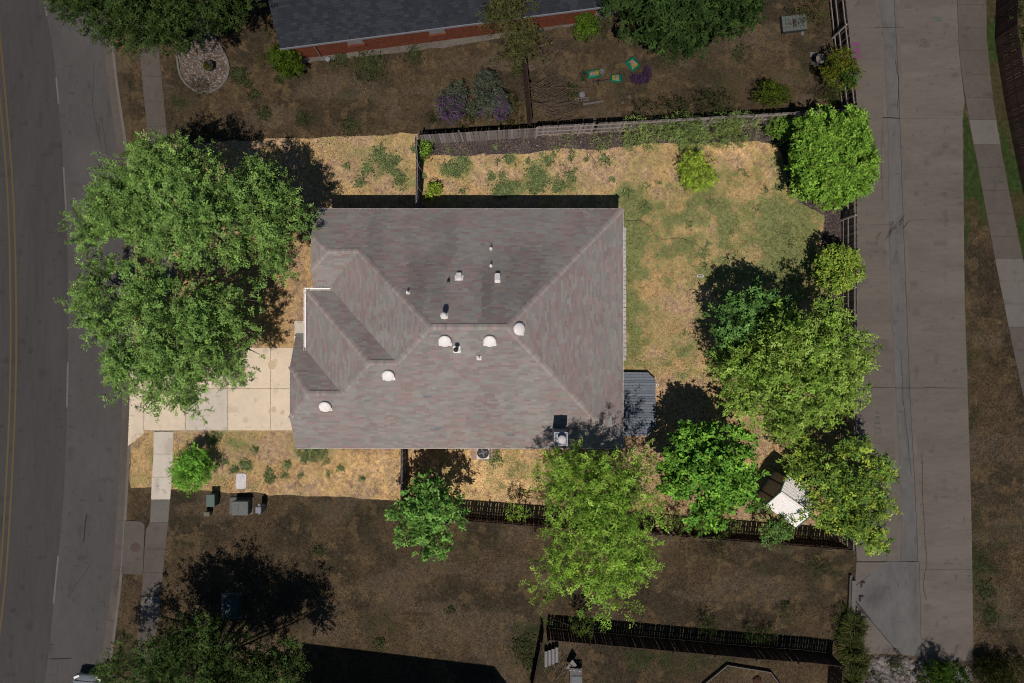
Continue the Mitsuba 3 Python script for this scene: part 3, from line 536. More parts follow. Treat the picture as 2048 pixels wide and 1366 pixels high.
for u, v, s, t in ((949, 912, 13, 13), (949, 898, 13, 13), (983, 899, 13, 13), (983, 912, 13, 11), (966, 919, 14, 6)): 
    c = P(u, v); part(k, 'paver', rbox([c[0], c[1], .02], [s / S - .01, t / S - .01, .04], .012), 'mat_paver')

# ---------------------------------------------------------------- the neighbouring house at the top
SL = (np.array([.016, .020, .026]), np.array([.025, .030, .037]))
def rotp(pts, o, a): return [(o[0] + math.cos(a) * x - math.sin(a) * y, o[1] + math.sin(a) * x + math.cos(a) * y) for x, y in pts]
e0, e1 = P(560, 97, 2.75), P(1217, 12, 2.75); L_ = L = np.linalg.norm((e1 - e0)[:2]); ang = math.atan2(e1[1] - e0[1], e1[0] - e0[0]); o = e0[:2]
dn = np.array([math.sin(ang), -math.cos(ang)]); ex = np.array([math.cos(ang), math.sin(ang)])
house1 = thing('house', 'red brick house with a dark slate grey shingle roof at the top edge', 'house')
W_ = 11.0
zs1 = lambda x, y: 2.75 + .5 * -((np.array([x, y]) - o) @ dn); zn1 = lambda x, y: 2.75 + .5 * (W_ + ((np.array([x, y]) - o) @ dn))
sp = rotp([(0, 0), (L, 0), (L, W_ / 2), (.0, W_ / 2), (0, 2.05)], o, ang); npl = rotp([(0, W_ / 2), (L, W_ / 2), (L, W_), (0, W_)], o, ang)
roof1 = house1 + '__roof'
put(roof1, cat_([plane_deck(sp, zs1), plane_deck(npl, zn1), plane_deck(rotp([(.02, .02), (L - .02, .02), (L - .02, W_ - .02), (.02, W_ - .02)], o, ang), lambda x, y: 2.70)]), 'mat_dark')
for pl, zf, d, s in ((sp, zs1, dn, 31), (npl, zn1, -dn, 32)):
    ms, col = shingles(pl, zf, d, s, SL, .15, (.28, .34)); part(roof1, 'shingle_field', ms, 'mat_painted_vertices', color=col, kind='stuff')
q = rotp([(.45, .5), (L - .45, .5), (L - .45, W_ - .5), (.45, W_ - .5)], o, ang)
put(house1 + '__wall', cat_([prism(Polygon(q), 0, 2.7)]), 'mat_red_brick') if False else None
def brick2(p, n, uv):
    h = (p.x * float(ex[0]) + p.y * float(ex[1])); r = p.z / .085; row = dr.floor(r); q = h / .23 + .5 * (row - 2 * dr.floor(row / 2)); e = q - dr.floor(q); g = r - row
    m = dr.select((e < .06) | (g < .14), 1.0, 0.0); k = cell_rand(dr.floor(q), row, 1.0)
    return mix(mix((.085, .020, .009), (.14, .038, .017), k), (.075, .05, .035), m * .6)
mat('mat_red_brick', brick2, .85)
put(house1 + '__wall', prism(Polygon(q), 0, 2.68), 'mat_red_brick')
ga = np.array(rotp([(.48, .52), (.48, W_ - .52), (.48, W_ / 2)], o, ang)); 
def board(p, z0, z1, t=.03): return None
part(house1, 'fascia', bar([*rotp([(-.02, -.02)], o, ang)[0], 2.68], [*rotp([(L, -.02)], o, ang)[0], 2.68], .04, .15), 'mat_util_grey')
gv = np.array([[*rotp([(.02, .05)], o, ang)[0], 2.69], [*rotp([(.02, W_ - .05)], o, ang)[0], 2.69], [*rotp([(.02, W_ / 2)], o, ang)[0], 2.75 + .5 * W_ / 2 - .05]]); part(house1, 'gable_wall', trimesh.Trimesh(gv, [[0, 1, 2]], process=False), 'mat_red_brick')
part(house1, 'gable_wall', trimesh.Trimesh(gv + np.r_[ex * (L - .04), 0], [[0, 2, 1]], process=False), 'mat_red_brick')
for u in (707, 876):
    t = (P(u, 88, 2.0)[:2] - o) @ ex; c = np.array(rotp([(t, .49)], o, ang)[0])
    f = part(house1, 'window', box([c[0], c[1], 1.75], [.95, .07, 1.3], ang), 'mat_walk_pale'); part(f, 'pane', box([c[0] + dn[0] * .02, c[1] + dn[1] * .02, 1.75], [.83, .07, 1.18], ang), 'mat_blind')
    part(f, 'sill', box([c[0] + dn[0] * .05, c[1] + dn[1] * .05, 1.06], [1.05, .16, .07], ang), 'mat_red_brick')
ds = np.array(rotp([(((P(625, 95, 2)[:2] - o) @ ex), .44)], o, ang)[0]); part(house1, 'downspout', bar([*ds, 2.6], [*ds, .1], .07, .06), 'mat_walk_pale')
ground_piece('house_path', sheet(wob(Polygon(XY([(596, 118), (600, 128), (700, 116), (820, 104), (1000, 78), (1090, 62), (1195, 42), (1240, 28), (1230, 5), (1080, 30), (900, 66), (700, 96)])), .12, 1.2, 6), .038), 'mat_litter_path')
# the house beyond the lower edge: only its shadow shows
house2 = thing('house', 'brick house beyond the lower edge that throws a shadow on the brown lawn', 'house')
ze = 5.2; s2 = P(612, 1286) - np.array([.058, .488, 0]) * ze; s3 = P(985, 1331) - np.array([.058, .488, 0]) * ze
a2 = math.atan2(s3[1] - s2[1], s3[0] - s2[0]); L2 = np.linalg.norm((s3 - s2)[:2]); ex2 = np.array([math.cos(a2), math.sin(a2)]); n2 = np.array([-ex2[1], ex2[0]])
cor = [s2[:2] - ex2 * .2, s3[:2] + ex2 * .1, s3[:2] + ex2 * 2.6 - n2 * 2.6, s3[:2] + ex2 * 2.6 - n2 * 10, s2[:2] - ex2 * .2 - n2 * 10]
PG2 = Polygon(cor); put(house2 + '__wall', prism(PG2.buffer(-.4, join_style='mitre'), 0, ze - .1), 'mat_red_brick')
cen = np.array(PG2.centroid.coords[0]); rv = np.vstack([np.c_[np.array(PG2.exterior.coords)[:-1], np.full(5, ze)], [[*cen, ze + 2.4]], np.c_[np.array(PG2.exterior.coords)[:-1], np.full(5, ze - .12)]])
put(house2 + '__roof', trimesh.Trimesh(rv, [[i, (i + 1) % 5, 5] for i in range(5)] + [[i, i + 6, (i + 1) % 5 + 6] for i in range(5)] + [[i, (i + 1) % 5 + 6, (i + 1) % 5] for i in range(5)] + [[6, 7, 8], [6, 8, 9], [6, 9, 10]], process=False), 'mat_dark')

# ---------------------------------------------------------------- shed
k = thing('shed', 'small shed with a white ribbed metal roof and green trim under the corner trees', 'shed')
zr, ze_ = 2.75, 2.15
A = P(1572, 953, ze_); B = P(1533, 1008, ze_); Cc = P(1617, 1038, ze_); Dd = P(1584, 1065, ze_); Rg = P(1556, 988, zr)
w_ = B[:2] - A[:2]; W = np.linalg.norm(w_); w_ /= W; l_ = np.array([-w_[1], w_[0]]); l_ = l_ if l_ @ (Dd[:2] - B[:2]) > 0 else -l_; Ls = (Dd[:2] - B[:2]) @ l_
W = 2.15; c00 = (A[:2] + B[:2]) / 2 - w_ * W / 2
def sp_(a, b, z): return np.array([*(c00 + w_ * a + l_ * b), z])
walls = prism(Polygon([sp_(.12, .15, 0)[:2], sp_(W - .12, .15, 0)[:2], sp_(W - .12, Ls - .15, 0)[:2], sp_(.12, Ls - .15, 0)[:2]]), 0, ze_ - .05)
mat('mat_shed_wall', (.40, .335, .275), .85); mat('mat_shed_trim', (.035, .028, .023), .8); mat('mat_green_trim', (.045, .12, .085), .5)
put(k + '__wall', walls, 'mat_shed_wall')
for b in (.15, Ls - .15): part(k, 'gable_wall', trimesh.Trimesh([sp_(.12, b, ze_ - .05), sp_(W - .12, b, ze_ - .05), sp_(W / 2, b, zr - .06)], [[0, 1, 2]], process=False), 'mat_shed_wall')
for a in (.62, 1.5): part(k, 'batten', bar(sp_(a, .13, .1), sp_(a, .13, ze_ - .1), .09, .04), 'mat_shed_trim')
rf = k + '__roof'; put(rf, trimesh.Trimesh([sp_(0, 0, ze_), sp_(0, Ls, ze_), sp_(W / 2, Ls, zr), sp_(W / 2, 0, zr), sp_(W, Ls, ze_), sp_(W, 0, ze_)], [[0, 1, 2], [0, 2, 3], [3, 2, 4], [3, 4, 5]], process=False), 'mat_white')
zz = lambda a: ze_ + (zr - ze_) * (1 - abs(a - W / 2) / (W / 2))
for a in np.arange(.06, W, .155):
    part(rf, 'rib', bar(sp_(a, .0, zz(a) + .001), sp_(a, Ls, zz(a) + .001), .03, .024), 'mat_white')
part(rf, 'ridge_cap', bar(sp_(W / 2, 0, zr + .03), sp_(W / 2, Ls, zr + .03), .16, .02), 'mat_white')
for b in (-.03, Ls + .03):
    for a0, a1 in ((0, W / 2), (W / 2, W)): part(rf, 'trim', bar(sp_(a0, b, zz(a0) - .02), sp_(a1, b, zz(a1) - .02), .05, .12), 'mat_green_trim')

# ---------------------------------------------------------------- fences
PK = None
def picket_mesh(w, h):
    c = .03; p = Polygon([(-w / 2, 0), (w / 2, 0), (w / 2, h - c), (w / 2 - c, h), (-w / 2 + c, h), (-w / 2, h - c)])
    m = trimesh.creation.extrude_polygon(p, .018, engine='earcut'); v = m.vertices; return trimesh.Trimesh(np.c_[v[:, 0], v[:, 2] - .009, v[:, 1]], m.faces, process=False)
def fence(label, pts, h, side, tone, post_step=2.4, rails=(.25, .9, 1.55), pitch=.152, w=.138, lean=(0, 0), rail_tone=None, post_off=0.0, gap_p=.0, drop=0.0, zb=.03):
    k = thing('wooden_fence', label, 'fence'); r = np.random.default_rng(int(abs(pts[0][0] * 31 + pts[0][1] * 17)))
    protos = [mikit.ply(picket_mesh(w, h), f'mat_{tone}_wood_{i}') for i in range(3)]
    line = LineString(pts); n = int(line.length / pitch); rail_tone = rail_tone or tone
    for i in range(n):
        s = (i + .5) * line.length / n; q = np.array(line.interpolate(s).coords[0]); q2 = np.array(line.interpolate(min(s + .05, line.length)).coords[0]); q1 = np.array(line.interpolate(max(s - .05, 0)).coords[0])
        d = q2 - q1; d /= np.linalg.norm(d); nn = np.array([-d[1], d[0]]); a = math.degrees(math.atan2(d[1], d[0]))
        if r.random() < gap_p: continue
        pos = q + nn * side * .045
        M = T().translate([float(pos[0]), float(pos[1]), zb]) @ T(np.array([[1, 0, lean[0] / h, 0], [0, 1, lean[1] / h, 0], [0, 0, 1, 0], [0, 0, 0, 1.0]])) @ T().rotate([0, 0, 1], a + r.normal(0, 1.5)) @ T().rotate([0, 1, 0], r.normal(0, .5)) @ T().scale([1, 1, 1 + r.normal(0, .006)])
        scene[new(k + '__picket')] = {**protos[r.choice(3, p=[.5, .25, .25])], 'to_world': M}
    ln = np.array([lean[0] / h, lean[1] / h])
    c = np.array(line.coords)
    for a, b in zip(c[:-1], c[1:]):
        for z in rails:
            if z < h: part(k, 'rail', bar([*(a + ln * z), z], [*(b + ln * z), z], .045, .09), f'mat_{rail_tone}_wood_0')
    for s in np.arange(post_off, line.length + .01, post_step):
        q = np.array(line.interpolate(s).coords[0]); q2 = np.array(line.interpolate(min(s + .05, line.length)).coords[0]); q1 = np.array(line.interpolate(max(s - .05, 0)).coords[0]); d = q2 - q1; d /= np.linalg.norm(d); nn = np.array([-d[1], d[0]])
        p = q - nn * side * .05; part(k, 'post', bar([*p, 0], [*(p + ln * (h + .04)), h + .04], .09, .09), f'mat_{rail_tone}_wood_1')
    return k
G = lambda *pts: [tuple(P(u, v)[:2]) for u, v in pts]
fE = fence('weathered picket fence with pale rails along the alley behind the lot', G((1683, 238), (1683, 660), (1681, 1085)), 1.75, 1, 'grey', 4.15, (.22, .78, 1.55), rail_tone='pale', post_off=1.9)
for v, lab in ((620, 'orange strap over the alley fence, north of the big tree'), (831, 'orange strap over the alley fence beside the big tree')):
    single('strap', bar(P(1680, v, .4) + [0, 0, 0], P(1683.5, v + 2, .4) + [.02, 0, 1.38], .10, .02), 'mat_orange', lab, 'strap')
fence('dark picket fence with pale rails along the alley behind the top yard', G((1652, -60), (1657, 0), (1683, 234)), 1.75, 1, 'stained', 2.6, (.22, .78, 1.55), rail_tone='pale', post_off=1.5)
fence('weathered grey board fence along the mulch bed, left part of the north fence', G((842, 287), (1072, 273)), 1.75, -1, 'grey', 2.3, post_off=.1)
fence('picket fence with pale rails and gaps, right part of the north fence', G((1072, 273), (1350, 258), (1683, 239)), 1.75, 1, 'grey', 2.5, (.22, .85, 1.55), rail_tone='pale', gap_p=.03)
fence('short weathered fence between the front lawn and the north side of the house', G((841, 438), (843, 340), (840, 289)), 1.75, 1, 'grey', 1.25, lean=(-.02, 0), post_off=.3)
fence('short fence between the front lawn and the south side of the house', G((816, 880), (815, 1016)), 1.7, -1, 'grey', 2.2, lean=(-.10, 0))
fence('dark brown picket fence along the south side of the lot', G((816, 1018), (925, 1025), (1085, 1037), (1300, 1052), (1679, 1082)), 1.65, -1, 'stained', 2.4, gap_p=.03)
fence('narrow dark fence across the upper yard between the sage bushes and the dry branches', G((1044, 112), (1058, 262)), 1.7, -1, 'stained', 2.3, lean=(.16, 0))
fence('long dark fence of the lower yard with its shadow in front', G((1094, 1257), (1500, 1294), (1600, 1301), (1660, 1308)), 1.65, 1, 'stained', 2.4)
fence('brown side fence of the lower yard at its left end', G((1086, 1262), (1062, 1385)), 1.65, 1, 'stained', 2.4, lean=(-.16, 0))
fence('brown side fence of the lower yard at its right end', G((1660, 1310), (1654, 1400)), 1.65, -1, 'stained', 2.4)
fence('tall dark fence beyond the footpath in the upper right corner', G((1997, -80), (1991, 78), (2011, 205), (2034, 320), (2060, 440), (2090, 560)), 1.8, -1, 'stained', 2.4)

# ---------------------------------------------------------------- trees and plants
def unit(v): return v / (np.linalg.norm(v, axis=-1, keepdims=True) + 1e-12)
def leaves(anchor, outward, k, twig, ll, lw, r, pal, up=.8, spread=.09, droop=.1, var=.42, glow=1.0):
    N = len(anchor); t = r.random((N, k)) ** .7
    td = unit(outward + r.normal(0, .35, (N, 3)) - [0, 0, droop])
    pos = anchor[:, None] + td[:, None] * (t * twig * r.uniform(.6, 1.2, (N, 1)))[..., None] + r.normal(0, spread, (N, k, 3))
    a = unit(td[:, None] * .55 + r.normal(0, .6, (N, k, 3)) * [1, 1, .6])
    nrm = unit(r.normal(0, .42, (N, k, 3)) + np.array([0, 0, up * 1.5]) + outward[:, None] * .35)
    a = unit(a - .9 * nrm * (a * nrm).sum(-1, keepdims=True)); sd = unit(np.cross(nrm, a)); L = (ll * r.uniform(.65, 1.25, (N, k)))[..., None]; Wd = (lw * r.uniform(.7, 1.2, (N, k)))[..., None]
    bend = unit(np.cross(a, sd)) * L * .12 * np.sign(r.normal(0, 1, L.shape))
    V = np.stack([pos, pos + a * L * .45 + sd * Wd / 2 + bend, pos + a * L, pos + a * L * .45 - sd * Wd / 2 + bend], 2).reshape(-1, 3)
    n = N * k; b = np.arange(n)[:, None] * 4; F = np.vstack([b + [0, 1, 2], b + [0, 2, 3]])
    pal = np.asarray(pal, float) * glow; ci = r.integers(0, len(pal), (N, 1)); cj = r.integers(0, len(pal), (N, k)); w = r.random((N, k))[..., None] * .5
    col = (pal[ci] * (1 - w) + pal[cj] * w) * (1 + var * r.normal(0, 1, (N, 1, 1)).clip(-1.6, 1.6)) * (1 + .12 * r.normal(0, 1, (N, k, 1)).clip(-2, 2))
    return V, F, np.repeat(np.clip(col, .004, .9).reshape(-1, 3), 4, 0)
def cluster(lobes, dens, r, shell=.5, flat=.75, rag=.55, seed=0, zmin=-.35, clump=7, gap=0.0):
    A, O, balls = [], [], []
    for (u, v, rp, zt) in lobes:
        rad = rp * (1 - zt / H) / S; zc = max(zt - rad * flat * .8, rad * flat * .5); c = P(u, v, zc)
        if rad < .75 or not clump: balls.append((c, rad)); continue
        m = int(clump * (rad / .9) ** 1.5) + 6; d = unit(r.normal(0, 1, (m * 3, 3)) + [0, 0, .25]); d = d[d[:, 2] > -.25][:m]
        for q in d: b = c + q * rad * r.uniform(.45, 1.0) * np.array([1, 1, flat]); b[2] = max(.4, b[2] + r.normal(-.1, .42) * min(1, rad)); balls.append((b * [*(np.ones(2) * (H - b[2]) / (H - c[2])), 1], max(.32, rad * r.uniform(.2, .42))))
    for i, (c, rad) in enumerate(balls):
        n = int(dens * rad ** 2 * 4 * math.pi * .7) + 3; d = unit(r.normal(0, 1, (n * 2, 3))); d = d[d[:, 2] > zmin][:n]
        sh = 1 - rag + 2 * rag * meshkit.fbm(d * 1.9 + seed * 5.3 + i * 3.1, 3)
        rr = rad * sh * (shell + (1 - shell) * r.random(len(d)) ** .6)
        A.append(c + d * rr[:, None] * [1, 1, flat]); O.append(unit(d + [0, 0, .35]))
    A, O = np.vstack(A), np.vstack(O)
    if gap:
        k = meshkit.fbm(A * [1.0, 1.0, .8] + seed * 11.7, 3) > gap; A, O = A[k], O[k]
    return A, O
def tree(name, label, cat, lobes, foot, pal, dens=9, k=12, twig=.45, ll=.17, lw=.085, trunk_r=.16, group=None, seed=1, up=.8, spread=.055, shell=.5, flat=.75, rag=.55, droop=.1, limbs=True, multi=1, crown='crown', bark='mat_bark', clump=7, gap=.43, glow=1.95):
    t = thing(name, label, cat, group); r = np.random.default_rng(seed); A, O = cluster(lobes, dens, r, shell, flat, rag, seed, -.35, clump, gap if limbs else 0)
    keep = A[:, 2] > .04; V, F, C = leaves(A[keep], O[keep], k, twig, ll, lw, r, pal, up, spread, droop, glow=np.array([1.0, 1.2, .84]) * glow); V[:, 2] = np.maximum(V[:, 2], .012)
    put(t + '__' + crown, trimesh.Trimesh(V, F, process=False), 'mat_leaf', color=C)
    ms = []; f = P(*foot); cen = [(P(u, v, max(z - .45 * q * (1 - z / H) / S, .3)), q) for u, v, q, z in lobes]; top = np.mean([c[2] for c, _ in cen]); fork = max(.12, top * .32)
    for m in range(multi):
        f2 = f + (r.normal(0, .12, 3) * [1, 1, 0] if multi > 1 else 0); ms.append(tube([f2 - [0, 0, .1], f2 + [0, 0, .1], f2 + [*(r.normal(0, .05, 2)), fork]], np.array([1.35, 1.05, .8]) * trunk_r / math.sqrt(multi), 9))
    for c, q in cen:
        s = f + [0, 0, fork * r.uniform(.75, 1)]; md = (s + c) / 2 + r.normal(0, .12, 3) * np.linalg.norm(c - s) * .6 + [0, 0, .1 * np.linalg.norm(c - s)]
        ms.append(tube([s, md, c], np.array([.42, .26, .12]) * trunk_r, 6))
        if limbs:
            i = np.flatnonzero(np.linalg.norm(A - c, axis=1) < q / S * 1.1); 
            for j in r.choice(i, min(len(i), 7), replace=False) if len(i) else []: ms.append(tube([c - (c - md) * r.uniform(0, .3), (c + A[j]) / 2 + r.normal(0, .05, 3), A[j]], np.array([.11, .07, .03]) * trunk_r + .004, 4))
    put(t + '__trunk', cat_(ms), bark); return t
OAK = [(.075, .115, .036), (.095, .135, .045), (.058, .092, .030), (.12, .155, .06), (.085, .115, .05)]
OAK_DIM = [(.040, .060, .022), (.050, .070, .026), (.032, .048, .018), (.060, .078, .032)]  # oak greens with the dimming outside the lot put into the leaf colour
LIG = [(.075, .125, .022), (.10, .155, .030), (.055, .095, .018), (.13, .18, .04)]
LIME = [(.17, .20, .03), (.13, .165, .03), (.10, .13, .025), (.20, .21, .045)]
BLUE = [(.058, .100, .036), (.075, .125, .045), (.045, .080, .028)]
OLIVE = [(.088, .122, .026), (.110, .142, .034), (.062, .094, .021), (.142, .162, .055)]
BRIGHT = [(.062, .125, .026), (.085, .155, .030), (.048, .10, .022), (.12, .19, .035)]
CRAPE = [(.105, .160, .028), (.128, .178, .035), (.080, .128, .025), (.17, .20, .055)]
PRIV = [(.10, .135, .03), (.13, .165, .035), (.075, .105, .024), (.19, .19, .04)]
tree('oak_tree', 'big spreading live oak in the front yard, the northern one of two', 'tree', [(335, 350, 72, 6.2), (400, 368, 56, 6.4), (300, 430, 70, 5.6), (400, 450, 82, 7.2), (500, 405, 56, 6.2), (520, 465, 62, 6), (560, 390, 40, 5.2), (570, 450, 50, 5.4), (470, 490, 36, 5.8), (335, 505, 52, 6.2), (250, 400, 55, 4.8), (200, 415, 42, 4.2), (235, 330, 36, 4.2), (185, 462, 38, 4.2), (515, 358, 30, 5.2), (590, 425, 26, 4.8), (560, 520, 36, 5), (290, 335, 42, 5), (395, 318, 26, 5), (222, 450, 34, 4.8), (160, 440, 20, 3.8)], (400, 470), OAK, dens=8, k=24, twig=.62, ll=.12, lw=.062, rag=.75, gap=.455, glow=2.1, seed=2, trunk_r=.24, group=None)
tree('oak_tree', 'big spreading live oak in the front yard reaching over the driveway and street', 'tree', [(335, 640, 80, 6.6), (420, 630, 52, 6), (255, 585, 56, 5.4), (195, 560, 50, 4.6), (215, 645, 56, 4.8), (255, 715, 54, 4.8), (335, 725, 68, 5.4), (415, 690, 66, 5.4), (470, 640, 42, 4.8), (470, 730, 34, 4.4), (385, 775, 40, 4.4), (300, 790, 30, 3.8), (230, 768, 32, 3.8), (322, 570, 42, 5.6), (505, 590, 28, 4.8), (395, 560, 24, 5), (500, 700, 24, 4), (165, 600, 28, 4), (170, 530, 26, 4)], (335, 655), OAK, dens=8, k=24, twig=.62, ll=.12, lw=.062, rag=.75, gap=.455, glow=2.1, seed=3, trunk_r=.24)
tree('oak_tree', 'oak with dimmed green leaves over the pebble bed in the upper left corner', 'tree', [(175, 5, 52, 5), (265, 35, 62, 6), (340, 25, 70, 6.5), (420, 15, 56, 6), (480, -5, 42, 5), (135, 0, 34, 4), (245, 72, 34, 4.5), (300, -50, 90, 7), (200, -60, 80, 6), (430, -60, 70, 6), (300, 75, 30, 4.4), (370, 60, 30, 4.6)], (310, 20), OAK_DIM, dens=8, k=22, twig=.6, ll=.12, lw=.06, rag=.7, gap=.42, seed=4, glow=1.0, trunk_r=.2)
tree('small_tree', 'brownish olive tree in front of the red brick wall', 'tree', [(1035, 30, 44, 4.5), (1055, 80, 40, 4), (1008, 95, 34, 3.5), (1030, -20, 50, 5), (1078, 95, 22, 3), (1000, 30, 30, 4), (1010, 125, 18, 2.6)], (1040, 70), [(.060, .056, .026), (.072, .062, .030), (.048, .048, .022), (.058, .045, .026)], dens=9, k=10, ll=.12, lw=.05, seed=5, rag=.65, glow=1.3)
tree('oak_tree', 'dense oak with dimmed leaves at the top edge right of the soil bags', 'tree', [(1268, 20, 52, 5), (1340, 40, 52, 5.5), (1420, 30, 56, 5.5), (1478, 10, 42, 5), (1390, 72, 34, 4.2), (1340, -40, 80, 6), (1440, -40, 80, 6), (1240, 10, 30, 4.5), (1320, 70, 26, 4)], (1370, 10), [(.034, .056, .022), (.042, .066, .025), (.028, .046, .018)], dens=7, k=16, twig=.5, ll=.2, lw=.09, seed=6, droop=.5, glow=1.0)  # leaf palette carries the dimming outside the lot
tree('round_tree', 'dense round glossy evergreen tree in the north east corner of the lot', 'tree', [(1660, 310, 68, 3.4), (1640, 268, 44, 3), (1690, 290, 46, 3.2), (1640, 355, 46, 2.8), (1690, 365, 42, 2.8), (1612, 318, 32, 2.4), (1718, 325, 32, 2.8), (1650, 248, 28, 2.6), (1700, 252, 30, 2.8), (1610, 370, 26, 2.2), (1660, 392, 24, 2.2)], (1660, 318), LIG, gap=.37, clump=12, glow=1.95, dens=26, k=9, twig=.22, ll=.15, lw=.085, seed=7, rag=.28, shell=.7, up=1.1, spread=.06)
tree('shrub', 'lime green loose shrub standing in the straw coloured lawn', 'shrub', [(1385, 328, 23, 1.7), (1400, 353, 20, 1.5), (1380, 362, 16, 1.2), (1408, 325, 16, 1.4), (1420, 355, 10, .9), (1375, 345, 14, 1.2)], (1393, 346), LIME, dens=34, k=10, twig=.3, ll=.12, lw=.055, seed=8, gap=.36, trunk_r=.06, rag=.7, multi=3)
tree('small_tree', 'small yellow green tree by the mulch bed at the alley fence', 'tree', [(1670, 518, 25, 2.4), (1688, 548, 28, 2.4), (1655, 552, 20, 2.1), (1700, 520, 16, 2.1), (1650, 526, 14, 1.8), (1665, 568, 12, 1.8), (1712, 545, 12, 2)], (1672, 540), PRIV, dens=30, k=9, gap=.25, twig=.28, ll=.15, lw=.08, seed=9, trunk_r=.07)
tree('small_tree', 'blue green tree at the north west side of the big olive tree', 'tree', [(1480, 605, 37, 4), (1520, 598, 30, 4), (1470, 655, 36, 4), (1530, 635, 34, 4), (1438, 640, 22, 3.2), (1490, 582, 28, 4.2), (1447, 682, 28, 3.2), (1545, 615, 26, 4), (1500, 650, 30, 4)], (1490, 630), BLUE, dens=8, k=15, twig=.45, ll=.17, lw=.085, seed=10, gap=.37, trunk_r=.12)
tree('shade_tree', 'big olive green tree with pale twigs beside the alley fence', 'tree', [(1645, 652, 42, 5.0), (1600, 705, 62, 6), (1540, 730, 56, 5.4), (1480, 748, 42, 4.6), (1455, 722, 34, 4), (1682, 700, 46, 5.2), (1716, 712, 26, 4.4), (1690, 765, 48, 4.8), (1600, 785, 66, 5.6), (1530, 805, 46, 4.8), (1475, 795, 28, 4), (1582, 845, 30, 4), (1655, 805, 40, 4.4), (1575, 645, 32, 4.6), (1650, 740, 50, 5.6), (1740, 730, 14, 4)], (1600, 735), OLIVE, gap=.39, dens=7.5, k=17, twig=.6, ll=.17, lw=.075, seed=11, trunk_r=.22, glow=2.35, bark='mat_twig')
tree('small_tree', 'bright green leafy tree between the deck and the shed', 'tree', [(1400, 880, 38, 4.2), (1362, 928, 38, 4), (1420, 938, 54, 4.8), (1468, 900, 34, 4.2), (1480, 958, 34, 4.2), (1352, 976, 32, 3.8), (1430, 1005, 44, 4.2), (1487, 1000, 24, 3.6), (1372, 890, 28, 4), (1400, 1030, 24, 3.4)], (1420, 945), BRIGHT, gap=.35, dens=7, k=13, twig=.42, ll=.2, lw=.125, seed=12, trunk_r=.14)
tree('small_tree', 'mottled green and yellow tree leaning over the shed in the south east corner', 'tree', [(1602, 908, 32, 4), (1650, 930, 40, 4.6), (1700, 900, 34, 4.2), (1738, 938, 38, 4.2), (1690, 985, 42, 4.8), (1738, 1005, 38, 4.4), (1672, 1035, 28, 3.8), (1718, 1055, 36, 4.2), (1742, 1075, 28, 3.6), (1582, 932, 17, 3.6), (1640, 985, 20, 3.8), (1700, 1050, 26, 3.8), (1628, 1035, 16, 3.4), (1645, 1008, 22, 3.8), (1632, 972, 16, 3.8), (1605, 945, 18, 3.9)], (1695, 985), PRIV + [(.06, .095, .03), (.052, .085, .026)], dens=7.5, k=15, twig=.45, ll=.16, lw=.085, seed=13, trunk_r=.14)
tree('shrub', 'dark green bush against the south west end of the shed', 'shrub', [(1540, 1036, 25, 2.7), (1560, 1058, 22, 2.5), (1522, 1020, 15, 2.4), (1537, 1074, 14, 2.0), (1572, 1045, 12, 2.4)], (1542, 1045), [(.055, .09, .03), (.075, .11, .034), (.05, .075, .035)], dens=26, k=10, twig=.28, ll=.13, lw=.07, seed=14, trunk_r=.06)
tree('flowering_tree', 'large yellow green tree with upright shoots between the house and the south fence', 'tree', [(1130, 929, 37, 5.7), (1200, 936, 47, 6.4), (1258, 954, 37, 5.9), (1110, 982, 37, 5.7), (1180, 1004, 51, 6.6), (1258, 1012, 47, 6.2), (1150, 1069, 47, 6.4), (1230, 1072, 51, 6.6), (1120, 1132, 41, 5.9), (1200, 1149, 47, 6.1), (1268, 1122, 33, 5.7), (1088, 1165, 24, 5.3), (1180, 1204, 27, 5.5), (1230, 1202, 27, 5.3), (1298, 1024, 21, 5.5), (1085, 959, 17, 5.3), (1290, 1084, 23, 5.5)], (1195, 1035), CRAPE, gap=.36, dens=5, k=24, twig=.95, ll=.15, lw=.05, droop=-.25, glow=1.95, seed=15, spread=.055, rag=.6, trunk_r=.11, multi=3, bark='mat_twig')
tree('small_tree', 'glossy green tree over the south fence beside the side gate fence', 'tree', [(855, 1000, 38, 3.9), (830, 1038, 38, 3.8), (888, 1038, 34, 3.6), (860, 1075, 30, 3.4), (850, 965, 16, 3.3), (815, 1058, 24, 3.2), (883, 1085, 16, 2.8), (898, 1000, 18, 3.2), (800, 1040, 14, 3)], (858, 1034), [(.062, .115, .032), (.085, .145, .04), (.045, .085, .026), (.11, .165, .06)], dens=8, k=13, twig=.4, ll=.19, lw=.1, seed=16, gap=.36, trunk_r=.09)
tree('shrub', 'bright green feathery shrub beside the footpath south of the driveway', 'shrub', [(385, 930, 26, 1.7), (375, 953, 22, 1.4), (400, 948, 20, 1.4), (360, 940, 14, 1.2), (395, 915, 16, 1.4), (380, 968, 12, 1)], (384, 940), [(.075, .16, .026), (.10, .19, .035), (.055, .12, .02), (.13, .20, .05)], dens=40, k=11, gap=0, twig=.34, ll=.13, lw=.045, seed=17, trunk_r=.06, multi=3, spread=.05)
tree('oak_tree', 'oak with dimmed green leaves at the lower left edge above the parked car', 'tree', [(262, 1320, 44, 4.5), (330, 1312, 48, 5), (400, 1290, 44, 5), (450, 1330, 54, 5.4), (520, 1330, 44, 5), (568, 1320, 34, 4.4), (330, 1370, 80, 6), (450, 1390, 80, 6), (550, 1385, 60, 5.5), (372, 1260, 26, 4), (420, 1250, 22, 4), (228, 1348, 28, 4), (330, 1285, 30, 4.4), (590, 1345, 20, 4), (480, 1290, 26, 4.4)], (420, 1340), OAK_DIM, dens=8, k=22, twig=.6, ll=.12, lw=.06, rag=.7, gap=.42, seed=18, glow=1.3, trunk_r=.2)
